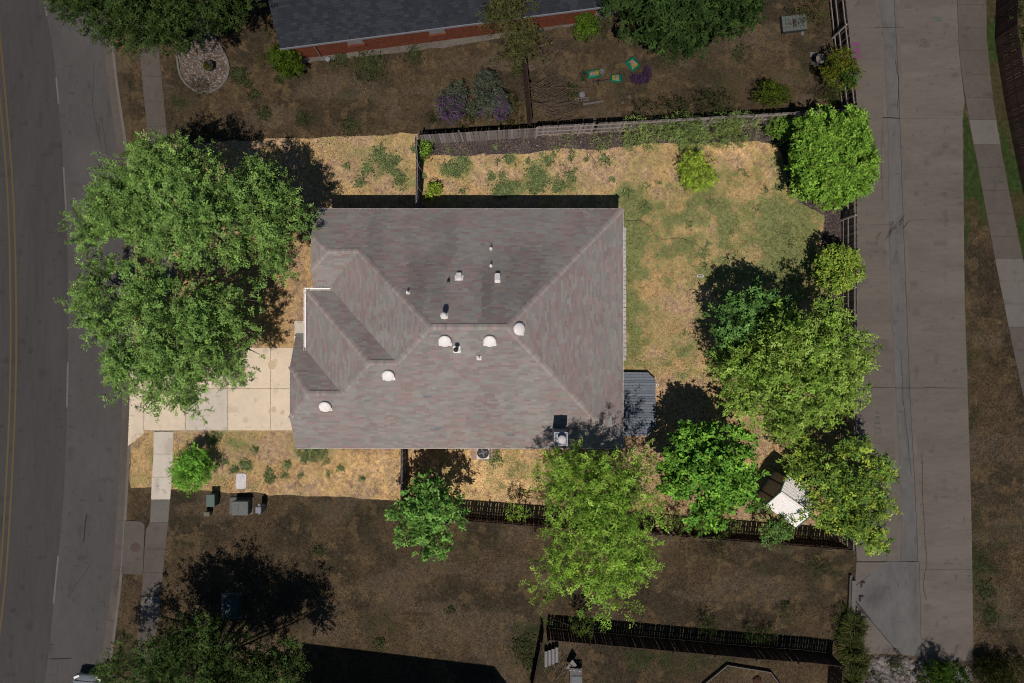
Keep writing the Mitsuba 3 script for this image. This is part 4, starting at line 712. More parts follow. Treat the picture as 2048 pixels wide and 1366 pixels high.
# shrubs of the upper yard and the borders
SAGE = [(.060, .064, .060), (.075, .080, .074), (.048, .052, .048)]
PURP = [(.11, .06, .13), (.13, .07, .15), (.08, .05, .10)]
def sage(label, lobes, flow, foot, seed):
    t = tree('sage_bush', label, 'bush', lobes, foot, SAGE, dens=40, k=9, twig=.2, ll=.075, lw=.04, seed=seed, trunk_r=.05, spread=.05, multi=3, group=None, glow=1.3)
    r = np.random.default_rng(seed + 50); A, O = cluster(flow, 45, r, .75, .75, .5, seed + 3, .1); V, F, C = leaves(A, O, 5, .12, .07, .05, r, PURP, 1.0, .04)
    put(t + '__blossom', trimesh.Trimesh(V, F, process=False), 'mat_leaf', color=C, kind='stuff')
sage('grey green sage bush with purple blossom, the smaller western one', [(905, 200, 26, 1.5), (898, 220, 24, 1.4), (915, 185, 18, 1.3), (920, 218, 16, 1.2)], [(903, 222, 24, 1.55), (885, 205, 12, 1.2), (920, 200, 10, 1.3)], (905, 208), 21)
sage('tall grey green sage bush with purple blossom, the larger eastern one', [(975, 175, 26, 1.7), (985, 205, 28, 1.6), (965, 220, 22, 1.4), (1000, 218, 20, 1.4), (970, 160, 18, 1.5)], [(998, 210, 18, 1.6), (1002, 228, 14, 1.5), (960, 228, 10, 1.4)], (980, 200), 22)
DIM = [(.050, .062, .022), (.064, .070, .028), (.040, .050, .020)]
PLANTS = [('round dark bush at the corner of the red brick house', [(572, 122, 24, 1.4), (560, 112, 16, 1.2), (588, 128, 14, 1.2), (575, 138, 12, 1.0)], [(.052, .075, .012), (.068, .09, .016), (.042, .062, .012)], 36, .12, .07),
 ('pale thin shrub west of the brick house corner', [(528, 122, 14, .7), (542, 85, 8, .8), (543, 55, 8, .8), (540, 20, 9, .9)], [(.075, .08, .02), (.06, .06, .022)], 16, .08, .03),
 ('bright green shrub beside the garden path of the brick house', [(1172, 40, 16, 1.2), (1168, 62, 14, 1.1), (1183, 55, 14, 1.1), (1165, 30, 12, 1)], [(.056, .092, .014), (.075, .11, .02)], 34, .1, .06),
 ('sparse grey shrub right of the bright green shrub', [(1203, 45, 16, 1.0), (1198, 62, 12, .8)], [(.055, .06, .028), (.07, .068, .036)], 14, .07, .03),
 ('yellow green bush in the upper yard near the north fence', [(1530, 188, 18, 1.2), (1548, 192, 16, 1.1), (1540, 178, 12, 1.1), (1566, 190, 12, .8)], [(.07, .085, .014), (.055, .072, .014), (.045, .058, .014)], 36, .11, .06),
 ('low dark weed patch at the inner corner of the upper alley fence', [(1655, 192, 14, .7), (1670, 188, 10, .6)], DIM, 26, .09, .04),
 ('brown green shrubs below the sage bushes', [(940, 228, 12, .7), (930, 245, 14, .6), (1020, 205, 16, .9), (1030, 230, 16, .8), (1012, 240, 12, .7), (872, 238, 10, .6), (950, 215, 10, .8)], [(.05, .048, .02), (.04, .046, .018), (.06, .05, .022)], 20, .09, .035),
 ('small green weed among the dry branches', [(1142, 182, 9, .5)], DIM, 40, .09, .05),
 ('tuft of green left of the narrow dark fence', [(1038, 141, 7, .5)], DIM, 40, .09, .05),
 ('dry shrub in the pebble bed', [(398, 174, 14, .4), (412, 178, 12, .35), (388, 165, 8, .3)], [(.05, .045, .018), (.06, .05, .022)], 26, .08, .02),
 ('dark vine hanging over the north fence from the upper yard', [(1290, 225, 20, 1.5), (1330, 215, 14, 1.2), (1360, 222, 22, 1.5), (1420, 212, 24, 1.4), (1450, 208, 18, 1.4), (1400, 195, 10, .8)], [(.036, .042, .02), (.05, .045, .024), (.03, .036, .018)], 13, .1, .045),
 ('grey green vine on the north fence, west end of the row', [(1275, 262, 26, 1.5), (1300, 272, 22, 1.2), (1262, 285, 14, .8)], [(.12, .14, .055), (.15, .165, .07), (.10, .115, .05)], 22, .1, .04),
 ('grey green vine on the north fence, middle of the row', [(1360, 262, 30, 1.6), (1400, 262, 28, 1.6), (1335, 258, 22, 1.5), (1380, 285, 22, 1.0)], [(.11, .13, .055), (.14, .155, .07), (.09, .105, .05)], 22, .1, .04),
 ('grey green vine on the north fence, east end of the row', [(1450, 258, 30, 1.6), (1490, 252, 26, 1.6), (1470, 278, 18, 1.0), (1435, 275, 18, 1.0)], [(.11, .13, .055), (.14, .15, .065), (.09, .105, .045)], 22, .1, .04),
 ('leafy bush next to the round evergreen tree at the north fence', [(1555, 258, 20, 1.5), (1575, 266, 18, 1.3), (1592, 255, 16, 1.2)], LIG, 30, .12, .06),
 ('small thin weed in the mulch bed left of the dry sticks', [(1145, 275, 14, .5), (1135, 285, 8, .3)], [(.10, .12, .05), (.13, .12, .07)], 14, .08, .03),
 ('thin weed in the mulch bed beside the dry sticks', [(1205, 280, 20, .6), (1190, 292, 10, .4), (1225, 272, 10, .5)], [(.10, .12, .05), (.15, .13, .08)], 11, .09, .03),
 ('green shrub at the west end of the north mulch bed', [(848, 300, 9, .9), (850, 288, 8, .8), (846, 310, 7, .7)], LIG, 45, .12, .06),
 ('bright lime weed beside the house shadow', [(866, 384, 8, .7), (868, 378, 8, .6), (862, 390, 5, .4)], LIME, 50, .13, .07),
 ('lime shoots hanging over the south fence', [(1028, 1022, 12, 1.7), (1045, 1028, 8, 1.6)], CRAPE, 22, .14, .05),
 ('dry brown shrub at the foot of the south fence', [(1030, 985, 9, .5), (1045, 995, 9, .4)], [(.14, .085, .05), (.10, .07, .045)], 16, .09, .03),
 ('low shrubs under the fence between the flowering tree and the shed', [(1330, 1035, 18, 1.2), (1370, 1045, 18, 1.2), (1400, 1050, 16, 1.2), (1460, 1052, 18, 1.2), (1350, 1060, 14, 1.5), (1430, 1058, 20, 1.6)], [(.07, .085, .03), (.085, .09, .04), (.055, .07, .025)], 15, .11, .045),
 ('leafy weeds among the tall grass at the corner of the long lower fence', [(1690, 1235, 20, .6), (1705, 1262, 18, .6), (1688, 1300, 20, .7), (1708, 1338, 20, .6), (1680, 1270, 14, .6)], [(.055, .075, .022), (.075, .085, .03), (.042, .06, .018)], 16, .13, .03),
 ('weeds hanging over the long lower fence', [(1165, 1250, 16, 1.7), (1150, 1242, 9, 1.6), (1175, 1265, 8, 1.6), (1098, 1236, 6, 1.6)], [(.06, .078, .022), (.075, .09, .028)], 18, .11, .05),
 ('green shoots on the lawn behind the long lower fence, western clump', [(1418, 1250, 13, .7), (1412, 1242, 8, .8)], [(.036, .055, .018), (.045, .062, .022)], 24, .14, .025),
 ('green shoots on the lawn behind the long lower fence, eastern clump', [(1510, 1262, 15, .8), (1535, 1272, 12, .7)], [(.036, .055, .018), (.045, .062, .022)], 22, .14, .025),
 ('sparse grey weeds at the south side of the lot fence', [(1420, 1085, 36, .8), (1380, 1095, 24, .7), (1460, 1090, 24, .6)], [(.045, .048, .026), (.052, .052, .03)], 7, .09, .02),
 ('dark green bush in the rocks below the alley', [(1885, 1352, 26, 1.2), (1862, 1362, 22, 1.0), (1912, 1360, 22, 1.0), (1890, 1335, 12, .8)], [(.036, .062, .012), (.05, .08, .016), (.028, .048, .012)], 34, .11, .05),
 ('brown green weed growing through the rocks below the alley', [(1788, 1322, 12, .6), (1795, 1340, 12, .5)], [(.055, .05, .018), (.045, .05, .018)], 26, .1, .03),
 ('low brown weed in the rocks at the lower edge', [(1745, 1362, 12, .5)], [(.06, .045, .02), (.05, .05, .02)], 26, .1, .03),
 ('twiggy olive shrub by the fence in the top right yard', [(1612, 8, 20, 1.8), (1638, 20, 20, 1.6), (1600, 30, 14, 1.2), (1640, 45, 12, 1)], [(.052, .052, .02), (.06, .056, .022)], 12, .09, .035),
 ('leaves beyond the tall dark fence, upper right corner', [(2045, 30, 20, 1.6), (2058, 80, 26, 1.8), (2050, 5, 20, 1.5)], [(.055, .065, .02), (.07, .075, .03)], 20, .11, .05),
 ('dry grass tussock at the lower right corner', [(1985, 1345, 26, .9), (2010, 1355, 26, 1), (2030, 1340, 22, .9), (1965, 1335, 18, .7), (1990, 1320, 12, .6)], [(.055, .052, .02), (.07, .06, .028), (.045, .046, .018)], 20, .22, .022)]
for i, (lab, lobes, pal, dens, ll, lw) in enumerate(PLANTS):
    nm = 'tussock' if 'tussock' in lab else 'vine' if 'vine' in lab else 'weed' if ('weed' in lab or 'shoots' in lab or 'tuft' in lab) else 'shrub'
    f = np.mean([(u, v) for u, v, q, z in lobes], 0)
    tree(nm, lab, {'tussock': 'grass', 'weed': 'weed', 'vine': 'vine', 'shrub': 'shrub'}[nm], lobes, f, pal, dens=dens, k=9, twig=.26, ll=ll, lw=lw, seed=100 + i, trunk_r=.03, spread=.05, rag=.7, limbs=False, crown='foliage', glow=1.6 if any(q in lab for q in ('vine on', 'mulch', 'lime', 'round evergreen', 'south fence', 'flowering')) else .95)  # plants outside the lot get the dimming multiplied into their leaf colours
def grass_clump(label, u, v, rp, h, n, pal, seed, bw=.025):
    r = np.random.default_rng(seed); c = P(u, v); a = r.uniform(0, 2 * np.pi, n); b0 = c + np.c_[np.cos(a), np.sin(a), 0 * a] * (r.random(n) ** .5 * rp * .5 / S)[:, None]
    d = np.c_[np.cos(a), np.sin(a)] * (rp / S * r.uniform(.3, 1, n))[:, None]; hh = h * r.uniform(.6, 1.1, n); s = np.c_[-np.sin(a), np.cos(a)] * bw
    z = lambda k: (hh * k)[:, None]
    V = np.stack([np.c_[b0[:, :2] - s, b0[:, 2:]], np.c_[b0[:, :2] + s, b0[:, 2:]], np.c_[b0[:, :2] + d * .45 + s * .8, z(1)], np.c_[b0[:, :2] + d * .45 - s * .8, z(1)], np.c_[b0[:, :2] + d, z(.75)]], 1).reshape(-1, 3)
    i = np.arange(n)[:, None] * 5; F = np.vstack([i + [0, 1, 2], i + [0, 2, 3], i + [3, 2, 4]]); C = np.repeat(np.asarray(pal)[r.integers(0, len(pal), n)] * r.uniform(.7, 1.3, (n, 1)), 5, 0)
    return single('tall_grass', trimesh.Trimesh(V, F, process=False), 'mat_leaf', label, 'grass', color=C)
TG = [(.060, .085, .022), (.080, .095, .028), (.10, .095, .04)]
for i, (u, v, r_, h, n, lab) in enumerate([(1702, 1248, 26, .7, 380, 'tall grass clump below the storm inlet'), (1694, 1284, 28, .8, 420, 'tall grass clump at the corner of the long lower fence'), (1705, 1318, 30, .6, 420, 'tall grass clump beside the rocks at the lower edge'), (1690, 1352, 30, .7, 400, 'tall grass clump at the lower edge by the end of the side fence')]):
    grass_clump(lab, u, v, r_, h, n, TG, 300 + i)
# dry branches heaped in the upper yard
def branches(label, u, v, n, L, seed, matk='mat_bark', ang=(0, 6.28), name='dry_branches', cat='branches', zmax=.6, r0=.016):
    r = np.random.default_rng(seed); ms = []
    for i in range(n):
        a = r.uniform(*ang); c = P(u + r.normal(0, 14), v + r.normal(0, 14)) + [0, 0, r.uniform(.02, zmax)]; d = np.array([math.cos(a), math.sin(a), r.normal(0, .12)]); l = L * r.uniform(.5, 1.2)
        p = [c, c + d * l * .5 + r.normal(0, .07, 3), c + d * l + r.normal(0, .14, 3)]; p = np.array(p); p[:, 2] = np.maximum(p[:, 2], .02); ms.append(tube(p, [r0, r0 * .7, r0 * .3], 4))
        for _ in range(3):
            t = r.uniform(.3, .9); b = c + d * l * t; b[2] = max(b[2], .02); a2 = a + r.normal(0, .6); ms.append(tube([b, b + np.array([math.cos(a2), math.sin(a2), .05]) * l * .3], [r0 * .5, r0 * .2], 3))
    return single(name, cat_(ms), matk, label, cat)
branches('heap of dry fan shaped branches beside the narrow dark fence', 1072, 190, 46, 2.2, 41, ang=(-.6, .9))
branches('dry twigs under the brownish tree, right of the narrow fence', 1110, 95, 40, 1.3, 42)
branches('dry twigs at the foot of the north fence in the upper yard', 1105, 222, 34, 1.4, 43, ang=(-.4, .6))
branches('pale dry brushwood in the corner behind the shed', 1660, 1062, 46, 1.3, 44, 'mat_twig', (-.5, .8), zmax=1.0)
branches('broken twig lying on the middle of the alley', 1795, 440, 12, .75, 45, ang=(-2.4, -1.6), zmax=.1, r0=.014)
branches('two dry sticks lying on the mulch bed', 1182, 283, 3, 1.5, 46, 'mat_twig', (-1.2, -.7), zmax=.1)
branches('bare dead branch beside the yellow green tree in the upper yard', 1630, 190, 7, 1.2, 47, ang=(.9, 1.5), zmax=.4)
t = tree('orange_leaved_tree', 'small tree with orange and yellow green leaves by the upper alley fence', 'tree', [(1680, 125, 22, 2.2), (1690, 148, 22, 2.3), (1665, 135, 16, 2), (1700, 152, 12, 2.3), (1675, 165, 14, 1.8), (1655, 145, 12, 1.7)], (1682, 150), [(.10, .075, .012), (.085, .085, .014), (.05, .068, .014), (.06, .075, .014)], dens=24, k=9, twig=.3, ll=.13, lw=.06, seed=50, trunk_r=.06, rag=.7, glow=1.3)
tree('orange_leaved_tree', 'small green tree leaning over the upper alley fence', 'tree', [(1703, 152, 11, 2.4), (1698, 160, 11, 2.2)], (1694, 156), [(.036, .062, .016), (.045, .072, .02)], dens=34, k=9, twig=.2, ll=.1, lw=.06, seed=51, trunk_r=.04, glow=1.3)

# ---------------------------------------------------------------- pebble bed, rocks
def pebbles(poly, n, rmin, rmax, seed, cols, zbase=0.0, flat=.6):
    r = np.random.default_rng(seed); x0, y0, x1, y1 = poly.bounds; p = r.uniform((x0, y0), (x1, y1), (n * 3, 2)); p = p[shapely.contains_xy(poly, p[:, 0], p[:, 1])][:n]
    ico = trimesh.creation.icosahedron(); bv, bf = ico.vertices, ico.faces; k = len(p); rad = r.uniform(rmin, rmax, (k, 1, 1)); sc = r.uniform(.7, 1.3, (k, 1, 3)) * [1, 1, flat]
    v = bv[None] * (1 + .25 * r.normal(0, 1, (k, 12, 1)).clip(-1, 1)) * sc * rad; a = r.uniform(0, 6.28, k); ca, sa = np.cos(a)[:, None], np.sin(a)[:, None]
    v = np.stack([v[..., 0] * ca - v[..., 1] * sa, v[..., 0] * sa + v[..., 1] * ca, v[..., 2]], -1); v[..., :2] += p[:, None]; v[..., 2] += zbase + rad[..., 0] * .25
    f = (np.arange(k)[:, None, None] * 12 + bf[None]).reshape(-1, 3); c = np.asarray(cols)[r.integers(0, len(cols), k)] * r.uniform(.7, 1.25, (k, 1))
    return trimesh.Trimesh(v.reshape(-1, 3), f, process=False), np.repeat(c, 12, 0)
pb = Polygon(smoothline(XY([(343, 72), (351, 95), (356, 120), (359, 142), (367, 162), (384, 178), (402, 187), (420, 186), (438, 177), (452, 162), (459, 142), (457, 125), (448, 105), (440, 90), (431, 75), (428, 55), (428, 30), (429, 10)]), 80).tolist() + XY([(340, 10)])).buffer(0)
ground_piece('pebble_bed', sheet(pb, .008), 'mat_mulch')
ms, col = pebbles(pb.buffer(-.05), 4200, .03, .075, 5, [(.12, .095, .072), (.15, .14, .13), (.09, .065, .045), (.075, .07, .075), (.19, .175, .155), (.105, .075, .05)])
single('pebbles', ms, 'mat_painted_vertices', 'brown and white river pebbles covering the front bed of the brick house', 'pebbles', kind='stuff', color=col)
for lab, pts in (('pale curved concrete edging along the west side of the pebble bed', [(335, 55), (343, 72), (351, 95), (356, 120), (359, 142), (367, 162), (384, 178), (402, 187)]), ('pale curved concrete edging along the east side of the pebble bed', [(402, 187), (420, 186), (438, 177), (452, 162), (459, 142), (457, 125), (448, 105), (440, 90), (431, 75), (428, 55), (428, 30), (427, 10)])):
    k = thing('bed_edging', lab, 'edging'); q = resample(smoothline(XY(pts), 80), .5)
    for i in range(len(q) - 1):
        a, b = np.r_[q[i], .05], np.r_[q[i + 1], .05]; d = (b - a) / np.linalg.norm(b - a); part(k, 'block', bar(a + d * .006, b - d * .006, .12, .12 + rng.uniform(0, .01)), 'mat_walk_pale')
rr = Polygon(XY([(1722, 1312), (1766, 1311), (1806, 1313), (1880, 1326), (1944, 1336), (1950, 1400), (1720, 1400)]))
ground_piece('rock_bed', sheet(rr, .004), 'mat_mulch')
ms, col = pebbles(rr.buffer(-.08), 900, .07, .19, 6, [(.13, .125, .12), (.17, .165, .16), (.10, .09, .08), (.08, .065, .055), (.15, .14, .125)])
single('rocks', ms, 'mat_painted_vertices', 'pale broken limestone rocks at the lower end of the alley', 'rocks', kind='stuff', color=col)
# mulch chips
r = np.random.default_rng(8); bu = bed_n.union(bed_e); x0, y0, x1, y1 = bu.bounds; p = r.uniform((x0, y0), (x1, y1), (90000, 2)); p = p[shapely.contains_xy(bu, p[:, 0], p[:, 1])][:26000]; n = len(p)
a = r.uniform(0, 6.28, n); L = r.uniform(.02, .055, n); w = .014; d = np.c_[np.cos(a), np.sin(a)] * L[:, None]; s = np.c_[-np.sin(a), np.cos(a)] * w; z = r.uniform(.018, .045, (n, 2))
V = np.stack([np.c_[p - d - s, z[:, 0]], np.c_[p + d - s, z[:, 1]], np.c_[p + d + s, z[:, 1] + .01], np.c_[p - d + s, z[:, 0] + .01]], 1).reshape(-1, 3); i = np.arange(n)[:, None] * 4
C = np.repeat(np.array([(.055, .045, .042), (.09, .075, .065), (.035, .03, .03), (.20, .15, .10)])[r.choice(4, n, p=[.45, .28, .22, .05])] * r.uniform(.7, 1.3, (n, 1)), 4, 0)
single('mulch_chips', trimesh.Trimesh(V, np.vstack([i + [0, 1, 2], i + [0, 2, 3]]), process=False), 'mat_painted_vertices', 'dark bark mulch chips covering the beds along the back fences', 'mulch', kind='stuff', color=C)
# grass blades: coloured by the same ground they stand on
def blades(name, poly, n, h, matk, label, seed, w=.022):
    r = np.random.default_rng(seed); shapely.prepare(poly); x0, y0, x1, y1 = poly.bounds; p = r.uniform((x0, y0), (x1, y1), (int(n * (x1 - x0) * (y1 - y0) / poly.area * 1.1), 2)); p = p[shapely.contains_xy(poly, p[:, 0], p[:, 1])][:n]; n = len(p)
    hn = meshkit.fbm(np.c_[p * 1.3, np.full(n, seed)], 3); a = r.uniform(0, 6.28, n); s = np.c_[np.cos(a), np.sin(a)] * w * r.uniform(.6, 1.4, (n, 1)); hh = h * (.35 + 1.3 * hn) * r.uniform(.6, 1.3, n); l = r.normal(0, 1.0, (n, 2)) * hh[:, None]
    V = np.stack([np.c_[p - s, np.full(n, .0)], np.c_[p + s, np.full(n, .0)], np.c_[p + l, hh]], 1).reshape(-1, 3)
    single(name, trimesh.Trimesh(V, np.arange(3 * n).reshape(-1, 3), process=False), matk, label, 'grass', kind='stuff')
hard = shapely.union_all([FOOT.buffer(.02), Polygon(XY([(288, 693), (600, 693), (600, 863), (250, 866), (250, 690)])), Polygon(wl + wr[::-1]).buffer(.04), Polygon(wl2 + wr2[::-1]).buffer(.04), dk, Polygon(XY([(587, 640), (630, 640), (630, 700), (587, 700)]))])
lawn_p = lot_w.difference(hard).difference(bed_n).difference(bed_e)
blades('lawn_grass', lawn_p, 260000, .045, 'mat_lawn', 'patchy straw coloured and green lawn grass of the lot', 61)
NORTH = Polygon(XY([(250, -60), (1650, -60), (1655, 0), (1683, 236), (1070, 271), (840, 285), (836, 265), (262, 290)]))
SOUTH = Polygon(XY([(255, 980), (812, 1004), (812, 1022), (1683, 1086), (1712, 1110), (1700, 1420), (190, 1420)]))
EAST = Polygon(XY([(1932, 500), (1960, 440), (1976, 440), (1992, 520), (2012, 620), (2028, 700), (2060, 820), (2060, 1420), (1950, 1420), (1942, 1000)]))
ob = shapely.union_all([Polygon(wl + wr[::-1]).buffer(.04), Polygon(wl2 + wr2[::-1]).buffer(.04), pb.buffer(.1), Polygon(rotp([(.45, .5), (L_ - .45, .5), (L_ - .45, 10.5), (.45, 10.5)], o, ang)).buffer(.1), Polygon(XY([(240, 1038), (292, 1040), (290, 1150), (236, 1150)])), PG2])
blades('dry_grass', NORTH.intersection(yard_all.buffer(-.05)).difference(ob), 130000, .035, 'mat_dimmed_yard', 'short grass of the upper yard with dimming put into its brown', 62)
blades('dry_grass', SOUTH.intersection(yard_all.buffer(-.05)).difference(ob), 150000, .035, 'mat_dimmed_yard', 'short grass of the lower yard with dimming put into its brown', 63)
blades('dry_grass', EAST, 40000, .04, 'mat_dimmed_yard', 'brown and green grass beyond the alley with dimming in its colour', 64)
# fallen leaves on the front lawn under the oaks
r = np.random.default_rng(77); pts = []
for (u, v, q, n) in ((470, 470, 200, 1500), (400, 700, 160, 900), (620, 320, 80, 260), (1200, 960, 170, 1100), (1420, 880, 120, 700), (1580, 770, 160, 900), (1380, 370, 60, 350), (1640, 900, 90, 500), (860, 960, 90, 400), (1500, 560, 130, 350), (1100, 300, 300, 500), (500, 930, 160, 250)):
    pts.append(P(u, v)[:2] + r.normal(0, q / S * .55, (n, 2)))
p = np.vstack(pts); p = p[shapely.contains_xy(lot.difference(FOOT.buffer(.2)).difference(dk).difference(hard), p[:, 0], p[:, 1])]; n = len(p)
a = r.uniform(0, 6.28, n); L = r.uniform(.03, .065, n); d = np.c_[np.cos(a), np.sin(a)] * L[:, None]; e = np.c_[-np.sin(a), np.cos(a)] * L[:, None] * .5; z = r.uniform(.035, .06, n)
V = np.stack([np.c_[p - d, z], np.c_[p + e, z + .012], np.c_[p + d, z], np.c_[p - e, z + .008]], 1).reshape(-1, 3); i = np.arange(n)[:, None] * 4
C = np.repeat(np.array([(.16, .10, .055), (.22, .15, .08), (.10, .065, .04), (.30, .22, .12), (.09, .10, .04)])[r.integers(0, 5, n)] * r.uniform(.7, 1.3, (n, 1)), 4, 0)
single('fallen_leaves', trimesh.Trimesh(V, np.vstack([i + [0, 2, 1], i + [0, 3, 2]]), process=False), 'mat_painted_vertices', 'dry brown leaves fallen on the lawn under the trees of the lot', 'leaves', kind='stuff', color=C)
def weed_mats(label, spots, pal, seed):
    r = np.random.default_rng(seed); A = []
    for (u, v, q, n) in spots:
        c = P(u, v); k = r.normal(0, q / S * .5, (n, 2)); k *= (.6 + .8 * meshkit.fbm(np.c_[k * 4, np.full(n, u)], 2))[:, None]; A.append(np.c_[c[:2] + k, r.uniform(.02, .07, n)])
    A = np.vstack(A); A = A[~shapely.contains_xy(hard, A[:, 0], A[:, 1])]; V, F, C = leaves(A, np.tile([0, 0, 1.0], (len(A), 1)), 4, .05, .085, .05, r, pal, 1.2, .04, 0); V[:, 2] = np.clip(V[:, 2], .012, .12)
    single('ground_weeds', trimesh.Trimesh(V, F, process=False), 'mat_leaf', label, 'weeds', color=C, kind='stuff')
wr_ = np.random.default_rng(91); sp1 = [(1070, 345, 16, 260), (1080, 362, 18, 300), (1068, 375, 14, 200), (1010, 378, 16, 260), (1000, 383, 12, 160), (905, 340, 16, 180), (893, 336, 12, 120), (925, 325, 12, 170), (914, 347, 8, 80), (1095, 320, 14, 120), (983, 355, 8, 70), (1003, 350, 6, 50), (870, 375, 10, 90), (760, 310, 16, 160), (770, 330, 14, 120), (735, 340, 14, 110), (790, 320, 10, 90), (800, 360, 14, 120), (720, 365, 12, 90), (1115, 372, 16, 150), (1140, 350, 14, 100), (1018, 318, 10, 90), (1210, 320, 12, 80), (1255, 385, 10, 60), (1290, 415, 18, 70), (640, 903, 16, 120), (610, 915, 12, 90), (495, 930, 8, 80), (470, 940, 7, 60), (430, 872, 14, 80), (545, 955, 7, 50), (575, 930, 8, 50), (990, 915, 18, 110)]
sp1 += [(wr_.uniform(1270, 1620), wr_.uniform(300, 700), wr_.uniform(5, 10), int(wr_.uniform(8, 22))) for _ in range(26)] + [(wr_.uniform(640, 1240), wr_.uniform(290, 385), wr_.uniform(4, 8), int(wr_.uniform(15, 40))) for _ in range(24)] + [(wr_.uniform(360, 800), wr_.uniform(875, 975), wr_.uniform(4, 8), int(wr_.uniform(15, 35))) for _ in range(20)]
weed_mats('low green weeds spreading in patches through the dry lawn of the lot', sp1, [(.150, .205, .080), (.185, .225, .085), (.115, .165, .07)], 92)
sp2 = [(478, 151, 14, 260), (497, 168, 7, 80), (510, 190, 10, 90), (530, 225, 14, 110), (606, 238, 14, 130), (740, 130, 30, 500), (680, 120, 16, 200), (830, 108, 20, 180), (700, 250, 16, 160), (560, 160, 8, 60), (1360, 105, 24, 160), (1340, 120, 18, 110), (1480, 105, 16, 90), (1045, 1290, 26, 260), (1060, 1320, 18, 160), (760, 1285, 14, 80), (1972, 1180, 18, 160), (1978, 1230, 20, 180), (640, 1100, 12, 60), (1640, 1130, 18, 80), (1570, 1210, 10, 60), (900, 1220, 8, 50)]
weed_mats('low weeds with dimmed colour in patches on the lawns around the lot', sp2, [(.040, .058, .023), (.050, .064, .026), (.058, .060, .028)], 93)
# ---------------------------------------------------------------- utility boxes by the footpath
def cabinet(name, label, cat, u0, v0, u1, v1, h, matk, lidm=None, pad=None, z0=.0, ov=.02):
    k = thing(name, label, cat); a, b = P(u0, v0, h), P(u1, v1, h); c = (a + b) / 2; s = abs(b - a)
    part(k, 'casing', rbox([c[0], c[1], (h - .05) / 2 + .02], [s[0] - ov * 2, s[1] - ov * 2, h - .05], .02), matk)
    part(k, 'lid', rbox([c[0], c[1], h - .045], [s[0], s[1], .09], .022), lidm or matk)
    if pad: part(k, 'pad', rbox([P(*pad[0])[0] / 2 + P(*pad[1])[0] / 2, P(*pad[0])[1] / 2 + P(*pad[1])[1] / 2, .04], [*abs(P(*pad[1]) - P(*pad[0]))[:2], .08], .015), 'mat_walk_pale')
    return k, c, s
mat('mat_util_dark_green', (.022, .055, .038), .5); mat('mat_util_teal', (.07, .115, .10), .4); mat('mat_util_drab', (.085, .10, .088), .5); mat('mat_util_deep', (.012, .045, .05), .5)
cabinet('cable_pedestal', 'tall green cable pedestal nearest the bright green shrub', 'utility box', 412, 989, 429, 1014, .74, 'mat_util_dark_green', 'mat_util_teal')
cabinet('cable_box', 'small olive box in front of the tall green pedestal', 'utility box', 407, 1024, 419, 1033, .42, 'mat_util_olive')
k, c, s = cabinet('transformer', 'large grey green transformer cabinet on a concrete pad beside the lawn', 'utility box', 463, 1003, 496, 1031, .72, 'mat_util_drab', None, ((460, 994), (508, 1028)), .08)
part(k, 'seam', box([c[0] - .05, c[1], .722], [.012, s[1] * .96, .006]), 'mat_dark')
k, c, s = cabinet('meter_pedestal', 'light grey meter pedestal right of the large transformer', 'utility box', 510.5, 1014, 522, 1027, .95, 'mat_util_grey')
part(k, 'meter', trimesh.creation.cylinder(radius=.09, segment=[[c[0] + .02, c[1] + .2, .80], [c[0] + .02, c[1] + .34, .80]], sections=18), 'mat_util_grey'); part(k, 'conduit', bar([c[0], c[1] - .24, .0], [c[0], c[1] - .24, .8], .1, .08), 'mat_util_grey')
k = thing('meter_box', 'white rounded rectangular meter box cover in the front lawn', 'meter box')
lp = Polygon(XY([(473.5, 946.5), (494, 946.5), (493, 977.5), (472, 977.5)])).buffer(-.14).buffer(.14, quad_segs=5); part(k, 'rim', prism(lp.difference(lp.buffer(-.05)), 0, .075), 'mat_lid'); part(k, 'plate', prism(lp.buffer(-.052), 0, .065), 'mat_lid')
k, c, s = cabinet('transformer', 'dark green transformer on a concrete pad in the shadow of the lower oak', 'utility box', 447, 1199, 476, 1238, .8, 'mat_util_dark_green', 'mat_util_deep', ((443, 1185), (485, 1236)), .08)
# ---------------------------------------------------------------- parked car at the lower edge
k = thing('parked_car', 'pale blue car parked at the kerb under the lower left oak', 'car'); cx, cy = P(187, 1341)[0], P(187, 1341)[1]
def loft(sections, n=24):
    V, F = [], []; t = np.linspace(0, 2 * np.pi, n, endpoint=False)
    for (y, w, z0, z1, ex_) in sections:
        ca, sa = np.cos(t), np.sin(t); V.append(np.c_[np.sign(ca) * abs(ca) ** (2 / ex_) * w, np.full(n, y), (z0 + z1) / 2 + np.sign(sa) * abs(sa) ** (2 / ex_) * (z1 - z0) / 2])
    m = len(sections); V = np.vstack(V); i = np.arange(n); j = (i + 1) % n
    for a in range(m - 1): F += [np.c_[i + a * n, j + a * n, j + (a + 1) * n], np.c_[i + a * n, j + (a + 1) * n, i + (a + 1) * n]]
    V = np.vstack([V, [[0, sections[0][0], (sections[0][2] + sections[0][3]) / 2], [0, sections[-1][0], (sections[-1][2] + sections[-1][3]) / 2]]]); F += [np.c_[j, i, np.full(n, m * n)], np.c_[i + (m - 1) * n, j + (m - 1) * n, np.full(n, m * n + 1)]]
    return trimesh.Trimesh(V, np.vstack(F), process=False)
mat('mat_car_paint', (.17, .20, .215), .3, .5, .1, clearcoat=.8, clearcoat_gloss=.9)
def car_at(m, a=-.09): m = m.copy(); m.apply_transform(trimesh.transformations.rotation_matrix(a, [0, 0, 1])); m.apply_translation([cx, cy, SB]); return m
